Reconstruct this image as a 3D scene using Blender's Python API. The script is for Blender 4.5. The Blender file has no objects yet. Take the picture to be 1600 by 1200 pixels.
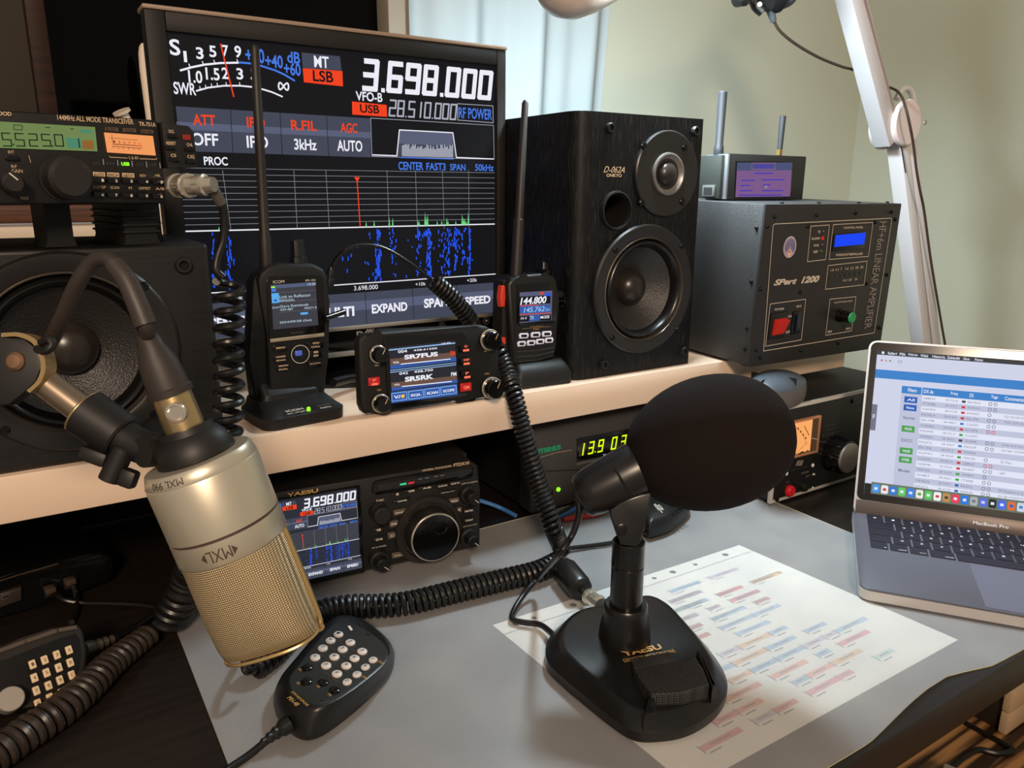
import bpy, bmesh, math, random
from mathutils import Vector, Matrix
from mathutils.geometry import tessellate_polygon
random.seed(7)
SC = bpy.context.scene
COL = SC.collection
# ---------------------------------------------------------------- camera
F_PX = 1200.7
PIT, ROLL, YAW = (math.radians(v) for v in (14.264, 0.3487, 32.666))
CAM = Vector((0, 0, 0.38))
_f = Vector((math.sin(YAW)*math.cos(PIT), math.cos(YAW)*math.cos(PIT), -math.sin(PIT)))
_r0 = Vector((math.cos(YAW), -math.sin(YAW), 0)); _u0 = _r0.cross(_f)
CR = _r0*math.cos(ROLL) + _u0*math.sin(ROLL)
CU = -_r0*math.sin(ROLL) + _u0*math.cos(ROLL)
CF = _f
cd = bpy.data.cameras.new('camera'); cd.sensor_width = 36; cd.lens = F_PX/1600*36
cd.clip_start = 0.01; cd.clip_end = 50
cam = bpy.data.objects.new('camera', cd); COL.objects.link(cam)
cam.matrix_world = Matrix(((CR.x, CU.x, -CF.x, CAM.x), (CR.y, CU.y, -CF.y, CAM.y), (CR.z, CU.z, -CF.z, CAM.z), (0, 0, 0, 1)))
SC.camera = cam
# ---------------------------------------------------------------- world, lights, exposure
w = bpy.data.worlds.new('room_ambient'); SC.world = w; w.use_nodes = True
w.node_tree.nodes['Background'].inputs[0].default_value = (1.0, 0.90, 0.80, 1)
w.node_tree.nodes['Background'].inputs[1].default_value = 0.27
def area(name, loc, target, size, power, col, sizey=None, spread=180):
    l = bpy.data.lights.new(name, 'AREA'); l.energy = power; l.size = size; l.color = col
    if sizey: l.shape = 'RECTANGLE'; l.size_y = sizey
    l.spread = math.radians(spread)
    o = bpy.data.objects.new(name, l); COL.objects.link(o); o.location = loc
    o.rotation_euler = (Vector(target)-Vector(loc)).to_track_quat('-Z', 'Y').to_euler(); return o
area('ceiling_lamp_light', (-0.85, -1.75, 1.55), (0.45, 0.6, 0.1), 0.45, 62, (1.0, 0.77, 0.57))
area('desk_lamp_light', (0.60, 0.70, 0.645), (0.84, 0.90, 0.02), 0.14, 16.0, (0.76, 0.92, 1.0))
vs = SC.view_settings
SC.display_settings.display_device = 'sRGB'
vs.view_transform = 'Standard'; vs.look = 'None'; vs.exposure = 0.0; vs.gamma = 1.0; vs.use_curve_mapping = False
# ---------------------------------------------------------------- photo rays
def ray(x, y): return CR*((x-800)/F_PX) - CU*((y-600)/F_PX) + CF
def onz(x, y, z=0.0): d = ray(x, y); return CAM + d*((z-CAM.z)/d.z)
def ony(x, y, Y): d = ray(x, y); return CAM + d*(Y/d.y)
def onx(x, y, X): d = ray(x, y); return CAM + d*(X/d.x)
def ond(x, y, t): return CAM + ray(x, y)*t          # at depth t along the view axis
# ---------------------------------------------------------------- materials
MATS = {}
def lin(c): return tuple(((v/255)/12.92 if v/255 <= .04045 else ((v/255+.055)/1.055)**2.4) for v in c)
def mat(name, rgb, rough=.5, metal=0.0, spec=.5, emit=None, es=1.0, noise=0, nscale=60, bump=0, bscale=400, coat=0, stretch=None):
    if name in MATS: return MATS[name]
    m = bpy.data.materials.new(name); m.use_nodes = True; nt = m.node_tree; b = nt.nodes['Principled BSDF']
    L = lin(rgb)
    b.inputs['Base Color'].default_value = (*L, 1); b.inputs['Roughness'].default_value = rough
    b.inputs['Metallic'].default_value = metal; b.inputs['Specular IOR Level'].default_value = spec
    b.inputs['Coat Weight'].default_value = coat
    if emit:
        b.inputs['Emission Color'].default_value = (*lin(emit), 1); b.inputs['Emission Strength'].default_value = es
    if noise or bump:
        tc = nt.nodes.new('ShaderNodeTexCoord'); mp = nt.nodes.new('ShaderNodeMapping')
        nt.links.new(tc.outputs['Object'], mp.inputs[0])
        if stretch: mp.inputs['Scale'].default_value = stretch
        if noise:
            n = nt.nodes.new('ShaderNodeTexNoise'); n.inputs['Scale'].default_value = nscale; n.inputs['Detail'].default_value = 4
            nt.links.new(mp.outputs[0], n.inputs['Vector'])
            r = nt.nodes.new('ShaderNodeValToRGB')
            r.color_ramp.elements[0].position = .3; r.color_ramp.elements[1].position = .7
            r.color_ramp.elements[0].color = (*[v*(1-noise) for v in L], 1); r.color_ramp.elements[1].color = (*[min(1, v*(1+noise)) for v in L], 1)
            nt.links.new(n.outputs['Fac'], r.inputs[0]); nt.links.new(r.outputs[0], b.inputs['Base Color'])
        if bump:
            n2 = nt.nodes.new('ShaderNodeTexNoise'); n2.inputs['Scale'].default_value = bscale; n2.inputs['Detail'].default_value = 2
            nt.links.new(mp.outputs[0], n2.inputs['Vector'])
            bp = nt.nodes.new('ShaderNodeBump'); bp.inputs['Strength'].default_value = bump; bp.inputs['Distance'].default_value = .001
            nt.links.new(n2.outputs['Fac'], bp.inputs['Height']); nt.links.new(bp.outputs[0], b.inputs['Normal'])
    MATS[name] = m; return m
def glow(name, rgb, s=1.0):
    return mat(name, (4, 4, 4), .6, 0, .1, emit=rgb, es=s)
# ---------------------------------------------------------------- frames
class Fr:
    """a thing's own axes: x right, y away from the viewer, z up; the face is the plane y = 0"""
    def __init__(s, O=(0, 0, 0), yaw=0, tilt=0, roll=0, M=None):
        if M is None:
            y, t, r = (math.radians(v) for v in (yaw, tilt, roll))
            u = Vector((math.cos(y), math.sin(y), 0)); n = Vector((math.sin(y), -math.cos(y), 0)); z = Vector((0, 0, 1))
            wv = z*math.cos(t) - n*math.sin(t); n = n*math.cos(t) + z*math.sin(t)
            u, wv = u*math.cos(r)+wv*math.sin(r), wv*math.cos(r)-u*math.sin(r)
        else: u, wv, n = M
        s.O = Vector(O); s.u, s.w, s.n = u, wv, n
        d = -n
        s.M = Matrix(((u.x, d.x, wv.x, s.O.x), (u.y, d.y, wv.y, s.O.y), (u.z, d.z, wv.z, s.O.z), (0, 0, 0, 1)))
        s.I = s.M.inverted()
    def px(s, x, y, d=0.0):
        """where the sight line through photo point (x, y) meets the plane d in front of the face"""
        r = ray(x, y); P0 = s.O + s.n*d
        P = CAM + r*(s.n.dot(P0-CAM)/s.n.dot(r)); L = s.I @ P
        return L.x, L.z
    def loc(s, P): return s.I @ Vector(P)
WORLD = Fr()
# ---------------------------------------------------------------- mesh building
class MB:
    def __init__(s, fr=WORLD): s.v = []; s.f = []; s.mi = []; s.m = []; s.fr = fr
    def k(s, m):
        if m not in s.m: s.m.append(m)
        return s.m.index(m)
    def add(s, vs, fs, m):
        o = len(s.v); s.v += [tuple(p) for p in vs]; i = s.k(m)
        for f in fs: s.f.append([o+q for q in f]); s.mi.append(i)
        return s
    def bm(s, b, m):
        b.verts.index_update(); s.add([p.co for p in b.verts], [[q.index for q in f.verts] for f in b.faces], m); b.free(); return s
    def box(s, x0, x1, y0, y1, z0, z1, m, bev=0, seg=2, R=None):
        b = bmesh.new(); bmesh.ops.create_cube(b, size=1)
        for p in b.verts: p.co = Vector(((x0+x1)/2+p.co.x*(x1-x0), (y0+y1)/2+p.co.y*(y1-y0), (z0+z1)/2+p.co.z*(z1-z0)))
        if bev > 0:
            bev = min(bev, .49*min(abs(x1-x0), abs(y1-y0), abs(z1-z0)))
            bmesh.ops.bevel(b, geom=list(b.edges), offset=bev, segments=seg, profile=.5, affect='EDGES')
        if R is not None: bmesh.ops.transform(b, matrix=R, verts=b.verts)
        return s.bm(b, m)
    def prism(s, poly, y0, y1, m, bev=0, seg=2, ax='y'):
        """outline in x,z pushed from y0 (front) to y1; ax='z': outline in x,y pushed up from y0 to y1"""
        b = bmesh.new()
        A = sum(poly[i][0]*poly[(i+1) % len(poly)][1]-poly[(i+1) % len(poly)][0]*poly[i][1] for i in range(len(poly)))
        if A < 0: poly = poly[::-1]
        P = (lambda a, c, t: (a, t, c)) if ax == 'y' else (lambda a, c, t: (a, c, t))
        lo = [b.verts.new(P(a, c, y0)) for a, c in poly]; hi = [b.verts.new(P(a, c, y1)) for a, c in poly]
        n = len(poly)
        f0 = b.faces.new(lo if ax == 'y' else lo[::-1]); f1 = b.faces.new(hi[::-1] if ax == 'y' else hi)
        for i in range(n):
            j = (i+1) % n
            b.faces.new((lo[i], hi[i], hi[j], lo[j]) if ax == 'y' else (lo[i], lo[j], hi[j], hi[i]))
        if bev > 0:
            f = f0 if ax == 'y' else f1
            bmesh.ops.bevel(b, geom=list(f.edges), offset=bev, segments=seg, profile=.5, affect='EDGES')
        bmesh.ops.recalc_face_normals(b, faces=b.faces)
        return s.bm(b, m)
    def loft(s, rings, m, cap0=True, cap1=True):
        n = len(rings[0]); vs = [p for r in rings for p in r]; fs = []
        for i in range(len(rings)-1):
            for j in range(n):
                a = i*n+j; b = i*n+(j+1) % n; fs.append((a, b, b+n, a+n))
        if cap0: fs.append(tuple(range(n))[::-1])
        if cap1: fs.append(tuple((len(rings)-1)*n+j for j in range(n)))
        bb = bmesh.new(); V = [bb.verts.new(p) for p in vs]
        for f in fs:
            try: bb.faces.new([V[q] for q in f])
            except ValueError: pass
        bmesh.ops.recalc_face_normals(bb, faces=bb.faces)
        return s.bm(bb, m)
    def lathe(s, o, ax, prof, m, seg=32, flute=0, nfl=0, cap=True):
        """profile [(t along the axis, radius)]"""
        o = Vector(o); ax = Vector(ax).normalized(); a = ax.orthogonal().normalized(); c = ax.cross(a)
        rings = []
        for t, r in prof:
            r = max(r, 1e-5)
            rings.append([o+ax*t+(a*math.cos(q)+c*math.sin(q))*(r*(1-(flute if (nfl and j % 2) else 0))) for j, q in ((j, 2*math.pi*j/seg) for j in range(seg))])
        return s.loft(rings, m, cap, cap)
    def cyl(s, o, ax, L, r, m, seg=24, bev=0):
        return s.lathe(o, ax, [(0, r), (L-bev, r), (L, r-bev)] if bev else [(0, r), (L, r)], m, seg)
    def tube(s, pts, r, m, seg=10, caps=True):
        pts = [Vector(p) for p in pts]; n = len(pts); rings = []; a = None
        for i, p in enumerate(pts):
            t = (pts[min(i+1, n-1)]-pts[max(i-1, 0)]).normalized()
            if a is None: a = t.orthogonal().normalized()
            a = (a-t*a.dot(t)).normalized(); c = t.cross(a); rr = r(i/(n-1)) if callable(r) else r
            rings.append([p+(a*math.cos(2*math.pi*j/seg)+c*math.sin(2*math.pi*j/seg))*rr for j in range(seg)])
        vs = [p for q in rings for p in q]; fs = []
        for i in range(n-1):
            for j in range(seg):
                A = i*seg+j; B = i*seg+(j+1) % seg; fs.append((A, B, B+seg, A+seg))
        if caps: fs.append(tuple(range(seg))[::-1]); fs.append(tuple((n-1)*seg+j for j in range(seg)))
        return s.add(vs, fs, m)
    def coil(s, pts, R, r, pitch, m, per=14, seg=7, ph=0):
        P = spline(pts, 200); L = [0]
        for i in range(1, len(P)): L.append(L[-1]+(P[i]-P[i-1]).length)
        turns = L[-1]/pitch; N = int(turns*per); out = []; a = None; k = 0
        for i in range(N+1):
            d = L[-1]*i/N
            while k < len(P)-2 and L[k+1] < d: k += 1
            q = P[k].lerp(P[k+1], (d-L[k])/max(1e-9, L[k+1]-L[k])); t = (P[k+1]-P[k]).normalized()
            if a is None: a = t.orthogonal().normalized()
            a = (a-t*a.dot(t)).normalized(); c = t.cross(a); th = 2*math.pi*i/per+ph
            rr = R(i/N) if callable(R) else R
            out.append(q+(a*math.cos(th)+c*math.sin(th))*rr)
        s.tube(out, r, m, seg); return out
    # flat marks on the face (y = -d)
    def flat(s, pts, m, d=.0004):
        P = [s.fr.px(x, y, d) for x, y in pts]; return s.flatl(P, m, d)
    def flatl(s, P, m, d=.0004):
        A = sum(P[i][0]*P[(i+1) % len(P)][1]-P[(i+1) % len(P)][0]*P[i][1] for i in range(len(P)))
        if A < 0: P = P[::-1]
        return s.add([(a, -d, b) for a, b in P], [tuple(range(len(P)))], m)
    def linel(s, P, wd, m, d=.0005, close=False):
        if close: P = list(P)+[P[0]]
        for (a, b), (c, e) in zip(P[:-1], P[1:]):
            L = math.hypot(c-a, e-b)
            if L < 1e-7: continue
            nx, ny = -(e-b)/L*wd/2, (c-a)/L*wd/2; ex, ey = (c-a)/L*wd*.3, (e-b)/L*wd*.3
            s.flatl([(a+nx-ex, b+ny-ey), (a-nx-ex, b-ny-ey), (c-nx+ex, e-ny+ey), (c+nx+ex, e+ny+ey)], m, d)
        return s
    def line(s, pts, wd, m, d=.0005, close=False): return s.linel([s.fr.px(x, y, d) for x, y in pts], wd, m, d, close)
    def textl(s, t, a0, b0, a1, b1, m, d=.0006, shear=0, bold=0, rot=0, fn=None):
        vs, fs = text_geo(t, shear, bold); out = []
        for x, y in vs:
            if rot: x, y = (x-.5), (y-.5); x, y = -x+.5, -y+.5
            p = (a0+(a1-a0)*x, -d, b0+(b1-b0)*y); out.append(fn(p) if fn else p)
        return s.add(out, fs, m)
    def text(s, t, xl, yb, xr, yt, m, d=.0006, shear=0, bold=0, rot=0):
        a0, b0 = s.fr.px(xl, yb, d); a1, b1 = s.fr.px(xr, yt, d); return s.textl(t, a0, b0, a1, b1, m, d, shear, bold, rot)
    def segl(s, t, a0, b0, a1, b1, m, d=.0006, sl=.12, th=.16):
        nd = t.count('.')*(.34 if th > .18 and len(t) > 8 else 0); n = sum(1 for c in t if c not in '.')+nd; cw = (a1-a0)/n; i = 0; h = b1-b0
        S = {'0': 'abcdef', '1': 'bc', '2': 'abged', '3': 'abgcd', '4': 'fgbc', '5': 'afgcd', '6': 'afgedc', '7': 'abc', '8': 'abcdefg', '9': 'abcdfg', ' ': ''}
        for c in t:
            if c == '.':
                x = a0+cw*i-(cw*.16 if not nd else cw*.06); e = cw*max(.13, th*.8); y_ = b0-cw*th*.5; i += .34 if nd else 0; s.flatl([(x, y_), (x+e, y_), (x+e, y_+e), (x, y_+e)], m, d); continue
            x = a0+cw*i; W = cw*(.88-th if th > .18 else .72); q = {'a': ((0, 1), (1, 1)), 'b': ((1, .5), (1, 1)), 'c': ((1, 0), (1, .5)), 'd': ((0, 0), (1, 0)), 'e': ((0, 0), (0, .5)), 'f': ((0, .5), (0, 1)), 'g': ((0, .5), (1, .5))}
            if c == '1' and th > .18: x -= W*.3
            for g in S[c]:
                (p, r), (p2, r2) = q[g]
                s.linel([(x+p*W+r*h*sl, b0+r*h), (x+p2*W+r2*h*sl, b0+r2*h)], cw*th, m, d)
            i += 1
        return s
    def seg7(s, t, xl, yb, xr, yt, m, d=.0006, sl=.12, th=.16):
        a0, b0 = s.fr.px(xl, yb, d); a1, b1 = s.fr.px(xr, yt, d); return s.segl(t, a0, b0, a1, b1, m, d, sl, th)
    def pbox(s, xl, yb, xr, yt, d0, d1, m, bev=0, seg=2):
        a0, b0 = s.fr.px(xl, yb, d1); a1, b1 = s.fr.px(xr, yt, d1)
        return s.box(min(a0, a1), max(a0, a1), -d1, -d0, min(b0, b1), max(b0, b1), m, bev, seg)
    def ppoly(s, pts, d0, d1, m, bev=0, seg=2, dp=None):
        return s.prism([s.fr.px(x, y, d1 if dp is None else dp) for x, y in pts], -d1, -d0, m, bev, seg)
    def knob(s, cx, cy, rp, h, m, seg=32, bev=.001, d=0, flute=0, base=None):
        a, b = s.fr.px(cx, cy, d); a2, b2 = s.fr.px(cx, cy-rp, d); r = abs(b2-b)
        pr = [(0, r*1.0), (h-bev, r*.97), (h, r*.97-bev)]
        if base: pr = [(0, r*base), (h*.15, r*base), (h*.15, r)]+pr[1:]
        s.lathe((a, -d, b), (0, -1, 0), pr, m, seg, flute, 1 if flute else 0); return a, b, r
    def holes(s, rings, y=0.0):
        """open round holes (x, z, r) in the largest face lying at depth y"""
        c = [(i, f) for i, f in enumerate(s.f) if all(abs(s.v[q][1]-y) < 1e-6 for q in f)]
        def ar(f): P = [s.v[q] for q in f]; return abs(sum(P[i-1][0]*P[i][2]-P[i][0]*P[i-1][2] for i in range(len(P))))
        i, f = max(c, key=lambda q: ar(q[1])); s.f.pop(i); m = s.m[s.mi.pop(i)]
        loops = [[Vector(s.v[q]) for q in f]]+[[Vector((x+r*math.cos(q*math.pi/24), y, z+r*math.sin(q*math.pi/24))) for q in range(48)] for x, z, r in rings]
        pts = [p for L in loops for p in L]; out = []
        for t in tessellate_polygon([[(p.x, p.z, 0) for p in L] for L in loops]):
            A, B, C = (pts[q] for q in t)
            out.append(t if (B-A).cross(C-A).y < 0 else t[::-1])
        return s.add(pts, out, m)
    def build(s, name, parent=None, smooth=35, world=False):
        me = bpy.data.meshes.new(name); me.from_pydata(s.v, [], s.f)
        for m in s.m: me.materials.append(m)
        me.polygons.foreach_set('material_index', s.mi)
        me.polygons.foreach_set('use_smooth', [True]*len(s.f)); me.update()
        me.set_sharp_from_angle(angle=math.radians(smooth))
        o = bpy.data.objects.new(name, me); COL.objects.link(o)
        if parent is not None: o.parent = parent
        elif s.fr is not WORLD: o.matrix_world = s.fr.M
        else:
            xs = [p[0] for p in s.v]; ys = [p[1] for p in s.v]; zs = [p[2] for p in s.v]
            c = Vector(((min(xs)+max(xs))/2, (min(ys)+max(ys))/2, min(zs)))
            me.transform(Matrix.Translation(-c)); o.location = c
        return o
_T = {}
def text_geo(t, shear=0, bold=0):
    key = (t, shear, bold)
    if key in _T: return _T[key]
    c = bpy.data.curves.new('glyphs', 'FONT'); c.body = t; c.size = 1; c.shear = shear; c.offset = bold; c.resolution_u = 4
    o = bpy.data.objects.new('glyphs', c); me = o.to_mesh()
    vs = [(p.co.x, p.co.y) for p in me.vertices]; fs = [tuple(p.vertices) for p in me.polygons]
    o.to_mesh_clear(); bpy.data.objects.remove(o); bpy.data.curves.remove(c)
    x0 = min(p[0] for p in vs); x1 = max(p[0] for p in vs); y0 = min(p[1] for p in vs); y1 = max(p[1] for p in vs)
    W = max(x1-x0, 1e-6); Hh = max(y1-y0, 1e-6)
    if t in ('-', '_'): y0 -= .3; Hh = .7
    vs = [((x-x0)/W, (y-y0)/Hh) for x, y in vs]
    _T[key] = (vs, fs); return _T[key]
def spline(pts, n=60):
    P = [Vector(p) for p in pts]
    if len(P) == 2: return [P[0].lerp(P[1], i/n) for i in range(n+1)]
    P = [P[0]*2-P[1]]+P+[P[-1]*2-P[-2]]; out = []; segs = len(P)-3; per = max(2, n//segs)
    for i in range(segs):
        a, b, c, d = P[i:i+4]
        for k in range(per):
            t = k/per
            out.append(.5*((2*b)+(c-a)*t+(2*a-5*b+4*c-d)*t*t+(3*b-a-3*c+d)*t**3))
    out.append(P[-2]); return out
def tag(o, label, cat, group=None, kind=None):
    if label: o['label'] = label
    if cat: o['category'] = cat
    if group: o['group'] = group
    if kind: o['kind'] = kind
    return o
def thing(name, label, cat, fr, group=None):
    o = bpy.data.objects.new(name, None); COL.objects.link(o); o.empty_display_size = .02
    o.matrix_world = fr.M; return tag(o, label, cat, group)
def struct(name, mb):
    o = mb.build(name); o['kind'] = 'structure'; return o
def rrect(x0, x1, z0, z1, r, n=5):
    out = []
    for cx, cz, a in ((x1-r, z1-r, 0), (x0+r, z1-r, 90), (x0+r, z0+r, 180), (x1-r, z0+r, 270)):
        for i in range(n+1):
            q = math.radians(a+90*i/n); out.append((cx+r*math.cos(q), cz+r*math.sin(q)))
    return out
# common materials
BLK = mat('black_plastic', (15, 14, 14), .42)
BLKM = mat('matte_black_plastic', (17, 16, 16), .6, spec=.35, bump=.12, bscale=900)
BLKG = mat('gloss_black_plastic', (12, 11, 11), .15)
RUB = mat('black_rubber', (20, 19, 18), .5)
CORD = mat('black_cord_rubber', (18, 16, 16), .36)
WHT = mat('white_print', (225, 215, 200), .6)
CRM = mat('cream_print', (214, 184, 146), .6)
GOLDP = mat('gold_print', (205, 160, 95), .5)
CHR = mat('chrome', (214, 206, 192), .22, .75)
STEEL = mat('brushed_steel', (184, 176, 166), .35, .6)
SCR = mat('black_screw_steel', (38, 36, 35), .25, .8)
LEDG = glow('green_led_light', (150, 255, 40), 1.3)
LEDR = glow('red_led_light', (255, 60, 40), .9)
DARKS = glow('screen_black', (20, 20, 24), .9)
SW = glow('screen_white', (236, 236, 246), 1.0)
SWD = glow('screen_grey_white', (180, 182, 196), .9)
SR = glow('screen_red', (240, 66, 30), 1.0)
SB = glow('screen_blue', (70, 120, 225), 1.0)
SBB = glow('screen_deep_blue', (35, 85, 235), 1.0)
SG = glow('screen_green', (110, 215, 130), 1.0)
SGY = glow('screen_slate', (66, 70, 86), 1.0)
SGY2 = glow('screen_slate_light', (88, 94, 118), 1.0)
SGL = glow('screen_grid_grey', (140, 142, 148), .9)
# ================================================================ SETTING
WALL = mat('wall_paint', (188, 192, 176), .85, bump=.05, bscale=60)
WY = 1.25                                   # the window wall
def zw(z): return .38+(z-.38)*WY
b = MB(); b.box(-2.2, .594, WY, WY+.12, -.73, zw(.327), WALL); b.box(.594, 1.95, WY, WY+.12, -.73, 1.75, WALL); struct('wall_back', b)
b = MB(); b.box(1.8295, 1.95, -.9, WY, -.73, 1.75, WALL); struct('wall_right', b)
FL = mat('striped_wood_floor', (120, 82, 50), .4)
nt = FL.node_tree; bs = nt.nodes['Principled BSDF']; tc = nt.nodes.new('ShaderNodeTexCoord'); mp = nt.nodes.new('ShaderNodeMapping'); mp.inputs['Scale'].default_value = (1, 22, 1)
mp.inputs['Rotation'].default_value = (0, 0, .25)
no = nt.nodes.new('ShaderNodeTexNoise'); no.inputs['Scale'].default_value = 2.2; no.inputs['Detail'].default_value = 3
rp = nt.nodes.new('ShaderNodeValToRGB'); rp.color_ramp.elements[0].color = (*lin((52, 32, 20)), 1); rp.color_ramp.elements[0].position = .42
rp.color_ramp.elements[1].color = (*lin((190, 138, 88)), 1); rp.color_ramp.elements[1].position = .6
nt.links.new(tc.outputs['Object'], mp.inputs[0]); nt.links.new(mp.outputs[0], no.inputs['Vector']); nt.links.new(no.outputs['Fac'], rp.inputs[0]); nt.links.new(rp.outputs[0], bs.inputs['Base Color'])
b = MB(); b.box(-2.2, 1.95, -.9, WY+.12, -.76, -.73, FL); struct('floor', b)
WOOD = mat('dark_brown_window_wood', (44, 23, 12), .5, spec=.3, noise=.45, nscale=9, stretch=(1, 1, 14))
WOODH = mat('brown_rail_wood', (84, 50, 31), .5, noise=.5, nscale=9, stretch=(1, 1, 30))
GL = mat('night_window_glass', (2, 2, 2), .06, spec=.14)
GL2 = mat('room_reflection_pane', (46, 39, 30), .5, spec=.2, noise=.1, nscale=4)  # brown-grey is the room's reflection, put into the pane's colour
SILLM = mat('white_sill_paint', (226, 206, 184), .45)
b = MB(); b.box(.0725, .557, WY+.03, WY+.036, zw(.345), 1.7, GL); o = b.build('window_1'); o['kind'] = 'structure'
b = MB(); b.box(.050, .0725, WY-.02, WY+.045, zw(.356), 1.7, WOOD, .002); b.box(-2.1, .557, WY-.02, WY+.045, zw(.341), zw(.360), WOODH, .002); struct('trim_1', b)
b = MB(); b.box(-2.1, .050, WY+.03, WY+.036, zw(.345), 1.7, GL2); struct('window_2', b)
b = MB(); b.box(-2.1, .587, WY-.065, WY, zw(.324), zw(.339), SILLM, .002); struct('trim_2', b)
REV = mat('beige_window_reveal', (150, 138, 122), .7)
b = MB(); b.box(.5525, .594, WY-.015, WY+.06, zw(.34), 1.7, REV, .002); struct('trim_3', b)
# curtain
CUR = mat('sheer_white_curtain', (188, 200, 204), .9, bump=.25, bscale=900)
nt = CUR.node_tree; bs = nt.nodes['Principled BSDF']; out = nt.nodes['Material Output']; tl = nt.nodes.new('ShaderNodeBsdfTranslucent'); tl.inputs[0].default_value = (.75, .8, .8, 1)
mx = nt.nodes.new('ShaderNodeMixShader'); mx.inputs[0].default_value = .25; nt.links.new(bs.outputs[0], mx.inputs[1]); nt.links.new(tl.outputs[0], mx.inputs[2]); nt.links.new(mx.outputs[0], out.inputs[0])
b = MB(); n = 120; vs = []; fs = []
def cw(t): return WY-.04+.010*math.sin(t*19+.6)+.006*math.sin(t*41)+.012*(math.sin(t*7+1))**3
def cx(t, z): return .583+(.410-.022*(.62-z)/.3)*t
ZS = [.14, .35, .5, .65, .85, 1.4]
for z in ZS:
    for i in range(n+1): vs.append((cx(i/n, z), cw(i/n), z))
for z in ZS:
    for i in range(n+1): vs.append((cx(i/n, z), cw(i/n)+.0012, z))
N1 = n+1; off = len(ZS)*N1
for r in range(len(ZS)-1):
    for i in range(n):
        a = r*N1+i; fs.append((a, a+1, a+N1+1, a+N1)); fs.append((off+a, off+a+N1, off+a+N1+1, off+a+1))
for r in range(len(ZS)-1):
    for i in (0, n): a = r*N1+i; fs.append((a, a+N1, off+a+N1, off+a))
b.add(vs, fs, CUR); tag(b.build('curtain', smooth=60), 'sheer white curtain hanging beside the dark window', 'curtain')
# ================================================================ DESK
DK = mat('black_brown_desk_veneer', (30, 24, 21), .38, noise=.25, nscale=8, stretch=(1, 16, 1), spec=.4)
DE = mat('black_brown_desk_edge', (34, 22, 15), .5)
desk = thing('desk', 'black-brown wooden desk carrying all the radio equipment', 'desk', Fr((.2, .25, -.73)))
def dpart(nm, *a, m=DK, bev=.001):
    b = MB(Fr((.2, .25, -.73))); x0, x1, y0, y1, z0, z1 = a
    b.box(x0-.2, x1-.2, y0-.25, y1-.25, z0+.73, z1+.73, m, bev); return b.build(nm, desk)
dpart('tabletop', -1.2, 1.5, .25, 1.17, -.033, 0)
for X in (-1.15, 1.44):
    for Y in (.28, 1.10): dpart('leg', X, X+.05, Y, Y+.05, -.73, -.033, m=DE)
# translucent desk pad
PADM = bpy.data.materials.new('translucent_grey_pad'); PADM.use_nodes = True; nt = PADM.node_tree; bs = nt.nodes['Principled BSDF']
bs.inputs['Roughness'].default_value = .42; bs.inputs['Specular IOR Level'].default_value = .35
tc = nt.nodes.new('ShaderNodeTexCoord'); n1 = nt.nodes.new('ShaderNodeTexNoise'); n1.inputs['Scale'].default_value = 14; n1.inputs['Detail'].default_value = 8
rp = nt.nodes.new('ShaderNodeValToRGB'); rp.color_ramp.elements[0].color = (.52, .52, .54, 1); rp.color_ramp.elements[1].color = (.66, .655, .645, 1); rp.color_ramp.elements[0].position = .3; rp.color_ramp.elements[1].position = .7
nt.links.new(tc.outputs['Object'], n1.inputs['Vector']); nt.links.new(n1.outputs['Fac'], rp.inputs[0]); nt.links.new(rp.outputs[0], bs.inputs['Base Color'])
n2 = nt.nodes.new('ShaderNodeTexNoise'); n2.inputs['Scale'].default_value = 700; bp = nt.nodes.new('ShaderNodeBump'); bp.inputs['Strength'].default_value = .06; bp.inputs['Distance'].default_value = .0006
nt.links.new(tc.outputs['Object'], n2.inputs['Vector']); nt.links.new(n2.outputs['Fac'], bp.inputs['Height']); nt.links.new(bp.outputs[0], bs.inputs['Normal'])
tr = nt.nodes.new('ShaderNodeBsdfTransparent'); mx = nt.nodes.new('ShaderNodeMixShader'); mx.inputs[0].default_value = .72
nt.links.new(bs.outputs[0], mx.inputs[1]); nt.links.new(tr.outputs[0], mx.inputs[2]); nt.links.new(mx.outputs[0], nt.nodes['Material Output'].inputs[0])
PADE = mat('pale_pad_edge', (205, 200, 160), .5)
FE = [(1292, 1200), (1360, 1160), (1420, 1106), (1450, 1080), (1480, 1058), (1510, 1049), (1550, 1040), (1570, 1030), (1600, 1014)]
FEW = [onz(x, y, .001) for x, y in FE]
def front(X):
    if X <= FEW[0].x: return .254
    for p, q in zip(FEW[:-1], FEW[1:]):
        if p.x <= X <= q.x: return p.y+(q.y-p.y)*(X-p.x)/(q.x-p.x)
    return FEW[-1].y
b = MB(); nx, ny = 70, 34; X0, X1, Y1 = .0773, .764, .705; vs = []; fs = []
def padz(X, Y): return .0012+.007*math.exp(-((X-.53)/.05)**2-((Y-.29)/.035)**2)
for lay in (0, 1):
    for j in range(ny+1):
        for i in range(nx+1):
            X = X0+(X1-X0)*i/nx; f = front(X); Y = f+(Y1-f)*(j/ny)**1.3; vs.append((X, Y, padz(X, Y)-(.0009 if lay else 0)))
N1 = nx+1; off = N1*(ny+1)
for j in range(ny):
    for i in range(nx):
        a = j*N1+i; fs.append((a, a+1, a+N1+1, a+N1)); fs.append((off+a, off+a+N1, off+a+N1+1, off+a+1))
b.add(vs, fs, PADM); es = []
for i in range(nx): es += [(i, off+i, off+i+1, i+1), (off-N1+i, off-N1+i+1, 2*off-N1+i+1, 2*off-N1+i)]
for j in range(ny): a = j*N1; es += [(a, a+N1, off+a+N1, off+a), (a+nx, off+a+nx, off+a+N1+nx, a+N1+nx)]
k = b.k(PADE); b.f += [list(e) for e in es]; b.mi += [k]*len(es)
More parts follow.
